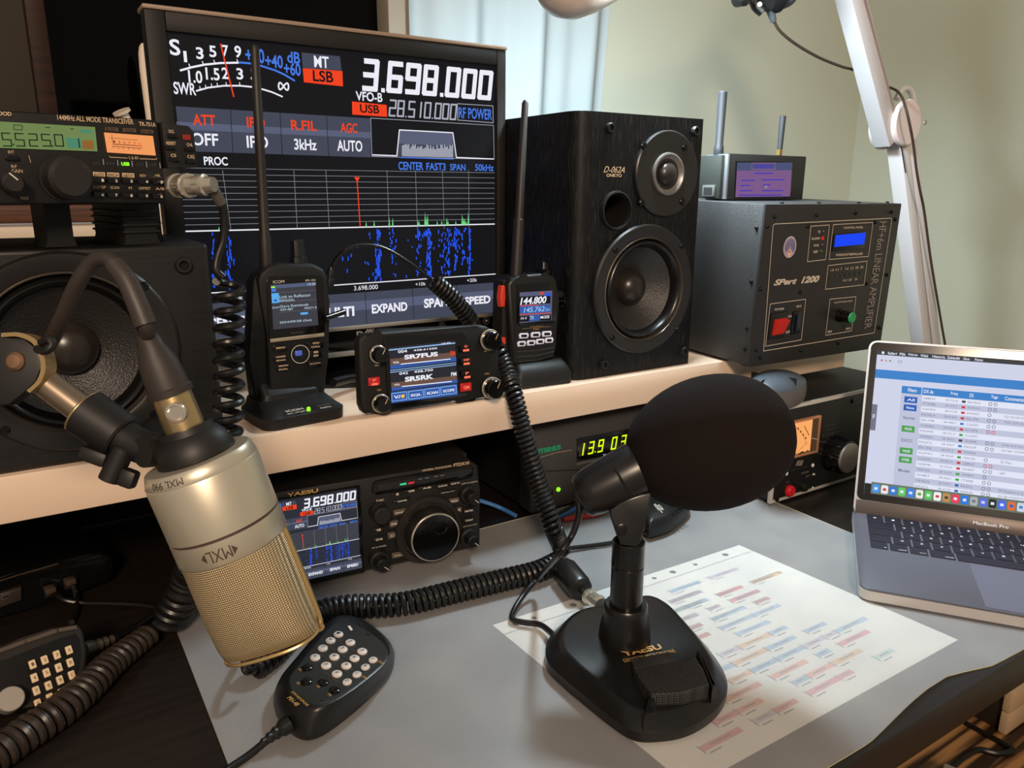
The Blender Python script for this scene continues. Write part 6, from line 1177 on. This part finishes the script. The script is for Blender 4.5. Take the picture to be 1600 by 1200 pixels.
# ================================================================ COILED CORD OF THE LEFT TRANSCEIVER
oC = MICJ; tc_ = thing('coiled_cord', 'dark coiled cord hanging from the left transceiver beside the sideways speaker', 'cord', Fr(oC))
nout = -frT.M.col[1].to_3d().normalized()
b = MB(); b.lathe(MICJ+nout*.006, nout, [(0, .0082), (.002, .0088), (.010, .0088), (.011, .0076)], CHR, 28, .03, 1)
pe = MICJ+nout*.016; p2c = ony(318, 289, .60); b.lathe(pe, p2c-pe, [(0, .0070), (.006, .0066), (.010, .0078), (.013, .0078), (.0135, .006), (.020, .0052)], CHR, 24); wpart('plug', b, tc_, oC)
b = MB(); lead = [p2c, ony(333, 298, .602), ony(346, 318, .605), ony(351, 345, .607), ony(349, 375, .608), ony(340, 402, .608), ony(338, 422, .607), ony(348, 434, .606)]
b.tube(spline(lead[:3], 20), lambda t: .0052-.0012*t, mat('grey_cord_boot', (84, 76, 70), .5), 14); b.tube(spline(lead, 60), .0033, CORD, 12); wpart('straight_lead', b, tc_, oC)
c1_ = [ony(358, 440, .612), ony(359, 480, .612), ony(357, 540, .610), ony(358, 600, .606), ony(356, 660, .602), ony(354, 700, .598), ony(345, 760, .594), ony(330, 820, .60)]
b = MB(); b.coil(c1_, .0092, .0031, .0122, CORD, 16, 9, 1.0); wpart('loose_coil', b, tc_, oC)
c2_ = [ony(330, 820, .600), ony(310, 870, .605), ony(300, 892, .640), ony(283, 930, .650), onz(263, 968, .0172)]
b = MB(); b.coil(c2_, .0118, .0040, .0082, CORD, 16, 9); wpart('tight_coil', b, tc_, oC)
h0 = onz(249, 978, .0150)
hc = thing('coiled_cord', 'thick brownish black coiled cord running along the dark desk at the lower left corner', 'cord', Fr(h0))
c3_ = [onz(232, 992, .0115), onz(200, 1016, .0118), onz(170, 1040, .0124), onz(140, 1070, .0128), onz(100, 1106, .0132), onz(50, 1140, .0132), onz(0, 1174, .0132), onz(-60, 1214, .0132)]
b = MB(); b.coil(c3_, lambda t: .0070+.0028*min(1, t*2.5), .0031, .0068, mat('brownish_cord_rubber', (46, 38, 32), .38), 16, 8); wpart('coil', b, hc, h0)
b = MB(); b.tube(spline([h0, onz(243, 984, .012), onz(234, 990, .016)], 16), .0034, CORD, 10); wpart('straight_lead', b, hc, h0)
# ================================================================ KEYPAD HANDSET AT THE LOWER LEFT
oK2 = onz(60, 1076, .0240); frQ = Fr(oK2, yaw=14, tilt=38)
hq = thing('handset_microphone', 'dark hand microphone with cream keypad and silver knob at the lower left', 'hand microphone', frQ)
HQ = mat('brown_black_handset', (34, 28, 23), .6, spec=.25)
b = MB(frQ); b.ppoly([(-20, 1012), (30, 998), (80, 982), (112, 974), (124, 975), (131, 986), (137, 1015), (134, 1050), (118, 1074), (90, 1090), (50, 1104), (-20, 1122)], -.020, 0, HQ, .004, 3, 0); b.build('body', hq)
b = MB(frQ); b.ppoly([(-20, 1040), (20, 1026), (60, 1010), (100, 995), (118, 990), (124, 998), (127, 1020), (124, 1046), (110, 1064), (80, 1084), (40, 1099), (-20, 1116)], 0, .001, mat('black_key_field', (15, 13, 12), .7, spec=.2), .0004); b.build('key_field', hq)
b = MB(frQ); b.line([(-15, 1022), (40, 1002), (90, 985), (118, 980)], .0028, mat('worn_brown_rib', (74, 62, 50), .45), .0008); b.build('top_rib', hq)
KC = mat('cream_keycap', (214, 186, 146), .45)
LK = '123A456B789C*0#D'
for r_, row in enumerate((((51, 1038), (70, 1031), (89, 1023), (108, 1015.5)), ((54, 1059), (73, 1051), (92, 1043), (110, 1035)), ((57, 1079), (76, 1071), (94, 1062.5), (112.5, 1054.5)), ((59.5, 1099), (78.5, 1090), (97, 1081.5), (115, 1072.5)))):
    for c_, (x, y) in enumerate(row):
        b = MB(frQ); q = frQ.px(x, y, .003); b.box(q[0]-.0022, q[0]+.0022, -.0034, -.0006, q[1]-.0032, q[1]+.0032, KC, .0007); b.textl(LK[r_*4+c_], q[0]-.0008, q[1]-.0012, q[0]+.0008, q[1]+.0012, mat('brown_key_legend', (96, 70, 44), .5), .0036); b.build('key', hq)
b = MB(frQ); q = frQ.px(14, 1096, .0); b.lathe((q[0], 0, q[1]), (0, -1, 0), [(0, .0088), (.010, .0086), (.0108, .0080)], STEEL, 36); b.build('knob', hq)
p_, q_ = onz(140, 1012, .020), onz(182, 996, .014); b = MB(); d_ = q_-p_; L_ = d_.length
b.lathe(p_, d_, [(-.006, .0062), (0, .0060)]+[(L_*(.1+.12*i), .0056-.0003*i-(.0016 if i % 2 else 0)) for i in range(8)], mat('ribbed_brown_boot', (60, 50, 40), .45), 18)
b.tube(spline([q_, onz(200, 986, .011), onz(222, 972, .009), onz(243, 958, .008), onz(258, 950, .008)], 30), .0026, CORD, 10); b.v = [tuple(frQ.loc(p)) for p in b.v]; b.fr = frQ; b.build('cord', hq)
# ================================================================ PORT BOX UNDER THE SHELF
oR = onz(110, 934, .0012); frR2 = Fr(oR, yaw=13); pb = thing('network_switch', 'flat black box with sockets and two plugged cables under the shelf at the left', 'network box', frR2)
b = MB(frR2); b.ppoly([(-25, 908), (30, 892), (90, 876), (130, 866), (160, 863), (174, 868), (179, 880), (176, 903), (165, 911), (110, 931), (40, 953), (-25, 972)], -.10, 0, BLKG, .003, 3, 0); b.build('case', pb)
b = MB(frR2); b.line([(-20, 914), (30, 898), (90, 881)], .0012, mat('brown_edge_line', (74, 62, 50), .35), .0006); b.build('edge_strip', pb)  # paler brown line along the upper front edge
b = MB(frR2); b.ppoly([(-5, 930), (34, 918), (34, 938), (-5, 952)], 0, .004, mat('brown_socket_block', (52, 42, 35), .5), .0008); b.flat([(2, 931), (16, 926), (14, 934), (2, 937)], mat('port_metal', (130, 130, 125), .4, .7), .0045); b.flat([(4, 932.5), (14, 929), (13, 933), (4, 935.5)], DARK, .005); b.build('socket', pb)
for x, y in ((80, 925), (111, 912)):
    b = MB(frR2); b.pbox(x-9, y+10, x+9, y-12, -.001, .002, DARK, .0006); b.pbox(x-7, y+6, x+8, y-8, .001, .011, mat('smoky_plug', (72, 58, 48), .25), .0012); b.build('socket_plug', pb)
for pts, lab in (([ony(86, 925, .775), onz(100, 937, .008), onz(130, 942, .0035), onz(170, 943, .0035), onz(215, 945, .0035), onz(250, 951, .0035), onz(270, 962, .0035)], 'thin black cable curving right from the left plug of the flat black box'), ([ony(114, 915, .775), onz(119, 930, .006), onz(120, 950, .0035), onz(112, 972, .0035)], 'short dark cable dropping from the right plug of the flat black box')):
    b = MB(); b.tube(spline(pts, 50), .0026, CORD, 10); tag(b.build('network_cable'), lab, 'cable')
# ================================================================ ARM LAMP
LW_ = mat('white_lamp_enamel', (206, 202, 204), .32); LG_ = mat('grey_lamp_groove', (150, 130, 126), .5)
YL = .78
lampO = ony(1450, 560, YL); lampO.z = .0
lamp = thing('arm_lamp', 'white jointed arm lamp rising behind the laptop, its shade at the top edge', 'lamp', Fr(lampO))
def LP(x, y): return ony(x, y, YL)
b = MB(); beam(b, LP(1329, -170) if 0 else LP(1286, -170), LP(1387, 221), .034, .028, LW_, .0012); wpart('upper_arm', b, lamp, lampO)
b = MB(); P0, P1 = LP(1290, -170)+Vector((0, -.0145, 0)), LP(1392, 205)+Vector((0, -.0145, 0)); beam(b, P0, P1, .006, .001, LG_, 0); P0, P1 = P0+Vector((.0115, 0, 0)), P1+Vector((.0115, 0, 0)); wpart('arm_groove', b, lamp, lampO)
for dx in (0, .034):
    b = MB(); beam(b, LP(1402, 222)+Vector((dx*.7, 0, 0)), Vector((lampO.x+dx, YL, .03)), .022, .026, LW_, .001); wpart('lower_arm', b, lamp, lampO)
b = MB(); beam(b, LP(1396, 226)+Vector((0.0, -.0135, -.002)), LP(1403, 270)+Vector((.0, -.0135, 0)), .0016, .001, DARK, 0); wpart('arm_slot', b, lamp, lampO)
for dy, nm in ((-.018, 0), (.018, 1)):
    b = MB(); c_ = LP(1400, 193)+Vector((-.004 if nm else 0, dy, -.004 if nm else 0)); b.lathe(c_+Vector((0, .004, 0)), (0, -1, 0), [(0, .0365), (.006, .0365), (.008, .034)], mat('pinkish_joint_cover', (222, 206, 204), .4), 48); wpart('joint_cover', b, lamp, lampO)
b = MB(); c_ = LP(1420, 172); b.tube(spline([c_+Vector((x*.034, .012, z*.034)) for x, z in ((-.6, .5), (-.1, 1.0), (.5, .95), (.95, .4), (1.0, -.3), (.8, -.9))], 40), .0052, LW_, 14); wpart('joint_handle', b, lamp, lampO)
b = MB(); b.lathe(LP(1421, 193)+Vector((0, -.026, 0)), (0, -1, 0), [(0, .0042), (.002, .0040), (.003, .002)], STEEL, 18); wpart('joint_bolt', b, lamp, lampO)
b = MB(); b.cyl((lampO.x+.017, YL, .0006), (0, 0, 1), .030, .035, LW_, 32, .003); wpart('base_clamp', b, lamp, lampO)
hs = ony(858, -14, .70); he = ony(1010, -104, .74); d_ = he-hs
b = MB(); b.lathe(hs, d_, [(0, .002), (.0015, .012), (.006, .023), (.014, .0315), (.030, .0385), (.055, .042), (.090, .0435), (.125, .043)], mat('beige_white_shade', (226, 206, 190), .3), 56, cap=False); b.lathe(hs, d_, [(.125, .0425), (.090, .0420), (.055, .040), (.030, .036), (.010, .026)], LW_, 56, cap=False)
wpart('lamp_shade', b, lamp, lampO)
b = MB(); b.lathe(hs, d_, [(.112, .041), (.116, .041)], glow('lamp_diffuser', (225, 240, 255), 1.2), 40); wpart('diffuser', b, lamp, lampO)
b = MB(); beam(b, hs+d_*.6+Vector((0, 0, .045)), LP(1290, -172), .022, .022, LW_, .001); b.cyl(hs+d_*.6+Vector((0, 0, .03)), (0, 0, 1), .03, .014, LW_, 20); wpart('head_arm', b, lamp, lampO)
# ================================================================ HEADPHONES HANGING FROM THE LAMP
hpO = ony(1195, 6, .80); hp = thing('headphones', 'grey and black headphones hanging at the top edge with a braided cable over the lamp', 'headphones', Fr(hpO))
GCU = mat('blue_grey_cushion', (92, 98, 112), .6, bump=.3, bscale=120)
axh = (CR*.86+CU*.5).normalized(); cc = ony(1200, -26, .80)
b = MB(); b.lathe(cc-axh*.012, axh, [(0, .034), (.006, .040), (.012, .042), (.016, .040)], BLKM, 44); wpart('ear_cup', b, hp, hpO)
b = MB(); b.lathe(cc+axh*.004, axh, [(0, .036)]+[(.011-.011*math.cos(q*math.pi/8), .036+.006*math.sin(q*math.pi/8)) for q in range(9)]+[(.022, .030), (.018, .02)], GCU, 44); wpart('cushion', b, hp, hpO)
b = MB(); yk = [cc+CU*.03-axh*.02, cc-axh*.024, cc-CU*.02-axh*.02, cc-CU*.036-axh*.008]; 
b.tube(spline(yk, 30), .0075, BLK, 12); wpart('yoke', b, hp, hpO)
b = MB(); q = ony(1158, -4, .79); b.lathe(q, (0, -1, 0), [(-.008, .011), (.006, .012), (.010, .008)], BLK, 24); wpart('hinge', b, hp, hpO)
b = MB(); b.lathe(ony(1187, 7, .765), -CF, [(0, .0032), (.001, .003), (.0015, .001)], WHT, 14); wpart('screw_cap', b, hp, hpO)
b = MB(); b.tube(spline([cc+CU*.03-axh*.02, cc+CU*.10+axh*.03, cc+CU*.15+axh*.10, cc+CU*.11+axh*.16], 40), .009, BLKM, 14); wpart('headband', b, hp, hpO)
BRD = mat('brown_braided_cable', (62, 46, 38), .6, bump=.6, bscale=900)
b = MB(); b.lathe(ony(1203, 16, .80), ony(1210, 36, .80)-ony(1203, 16, .80), [(0, .0055), (.010, .0050), (.016, .0042), (.018, .003)], mat('grey_cable_boot', (84, 88, 94), .5), 16); wpart('cable_boot', b, hp, hpO)
ca = [ony(1209, 33, .80), ony(1220, 50, .80), ony(1245, 70, .80), ony(1280, 90, .80), ony(1315, 104, .80), ony(1335, 110, .805), ony(1352, 124, .81), ony(1375, 132, .812), ony(1398, 140, .80), ony(1408, 150, .765), ony(1415, 168, .740), ony(1421, 193, .735), ony(1427, 225, .738), ony(1432, 265, .742), ony(1438, 300, .745), ony(1444, 330, .75), ony(1455, 410, .755), ony(1470, 500, .76), ony(1480, 560, .765), ony(1490, 640, .77)]
b = MB(); b.tube(spline(ca, 140), .0021, BRD, 10); wpart('cable', b, hp, hpO)
# ================================================================ ROUTER ON THE WINDOW SILL
YR = 1.218; zs_ = zw(.339)+.0004; RWH = mat('white_router_plastic', (222, 204, 182), .45)
ra = ony(236, 196, YR); rt = thing('wifi_router', 'white router on the window sill, its two paddle antennas showing beside the monitor', 'router', Fr((ra.x-.02, YR, zs_)))
b = MB(Fr((ra.x-.02, YR, zs_))); b.box(-.02, .11, -.028, .028, 0, .028, RWH, .006, 3); b.build('body', rt)
def padd(P, Q, wd):
    b = MB(); d_ = (Q-P); L_ = d_.length; z_ = d_.normalized(); x_ = Vector((1, 0, 0)); x_ = (x_-z_*x_.dot(z_)).normalized(); y_ = z_.cross(x_); rings = []
    for t_, f_ in ((0, .7), (.1, .8), (.5, .95), (.85, 1), (.94, .85), (.98, .6), (1, .2)):
        rings.append([P+d_*t_+x_*(wd*f_*math.cos(q))+y_*(.0042*math.sin(q)) for q in (2*math.pi*i/24 for i in range(24))])
    b.loft(rings, RWH); O_ = Vector((ra.x-.02, YR, zs_)); b.v = [tuple(Vector(p)-O_) for p in b.v]; b.fr = Fr(O_); return b
padd(Vector((ra.x+.004, YR, zs_+.02)), ony(222, 68, YR), .0075).build('paddle_antenna', rt)
q0_, q1_ = Vector((ra.x+.02, YR, zs_+.02)), ony(189, 173, YR-.03)
b = MB(); b.lathe(q0_, q1_-q0_, [(0, .006), ((q1_-q0_).length-.004, .0068), ((q1_-q0_).length-.0035, .0115), ((q1_-q0_).length, .0115)], RWH, 20); O_ = Vector((ra.x-.02, YR, zs_)); b.v = [tuple(Vector(p)-O_) for p in b.v]; b.build('stub_antenna', rt)
# ================================================================ UNDER THE DESK
b = MB(); fp = onz(1560, 1130, -.73); q = [onz(1508, 1130, -.728), onz(1545, 1150, -.726), onz(1578, 1168, -.724), onz(1580, 1174, -.724), onz(1560, 1177, -.726), onz(1530, 1172, -.726), onz(1508, 1182, -.725), onz(1495, 1192, -.725), onz(1470, 1215, -.725)]
b.tube(spline(q, 60), .006, CORD, 10); tag(b.build('floor_cable'), 'black cable bent on the striped wood floor under the desk', 'cable')
pc = onz(1462, 1184, -.67); frBx = Fr((pc.x, pc.y-.02, -.7295), yaw=18); bx = thing('storage_box', 'pale grey box on the floor under the desk, at the bottom edge', 'box', frBx); GB2 = mat('pale_grey_box', (176, 164, 150), .6)
b = MB(frBx); b.box(-.30, .0, -.20, .0, 0, .052, GB2, .003); b.build('body', bx); b = MB(frBx); b.box(-.303, .003, -.203, .003, .052, .060, GB2, .003); b.build('lid', bx)
dr = onz(1578, 1078, -.62); frDr = Fr((dr.x, dr.y, -.7295)); cb = thing('drawer_unit', 'beige drawer unit standing on the floor under the right end of the desk', 'cabinet', frDr); BD = mat('beige_drawer_front', (206, 176, 142), .5)
b = MB(frDr); b.box(.012, .10, .01, .30, 0, .105, mat('dark_drawer_carcass', (40, 32, 26), .5), .002); b.build('carcass', cb)
for z_ in (.004, .056):
    b = MB(frDr); b.box(0, .11, -.008, .009, z_, z_+.050, BD, .003); b.build('drawer', cb)
# ================================================================ pieces of pieces
def under(th, host, *names):
    ch = [o for o in bpy.data.objects if o.parent is th]; hs_ = [o for o in ch if o.name.split('.')[0] == host]
    if not hs_: return
    for o in ch:
        if o.name.split('.')[0] in names: o.parent = hs_[0]
for s_ in (spk, spl): under(s_, 'woofer_frame', 'frame_lip', 'surround', 'cone', 'dust_cap')
under(spk, 'tweeter_plate', 'tweeter_horn', 'tweeter_dome')
under(mon, 'lower_bezel', 'button', 'logo')
under(lap, 'base', 'keycap', 'trackpad', 'touch_strip', 'base_edge'); under(lap, 'lid', 'screen_glass', 'lower_bezel', 'display')
under(amp, 'switch_surround', 'power_switch'); under(hot, 'side_plate', 'port'); under(icm, 'navigation_pad', 'centre_key')
under(mxl, 'connector_barrel', 'latch'); under(dm, 'base', 'talk_lever', 'lock_key', 'lever_guard', 'maker_badge'); under(mou, 'top_shell', 'scroll_wheel', 'button_seam')
under(hp, 'ear_cup', 'cushion', 'screw_cap'); under(lamp, 'upper_arm', 'arm_groove'); under(lamp, 'lamp_shade', 'diffuser'); under(psu, 'number_display', 'display_ledge')
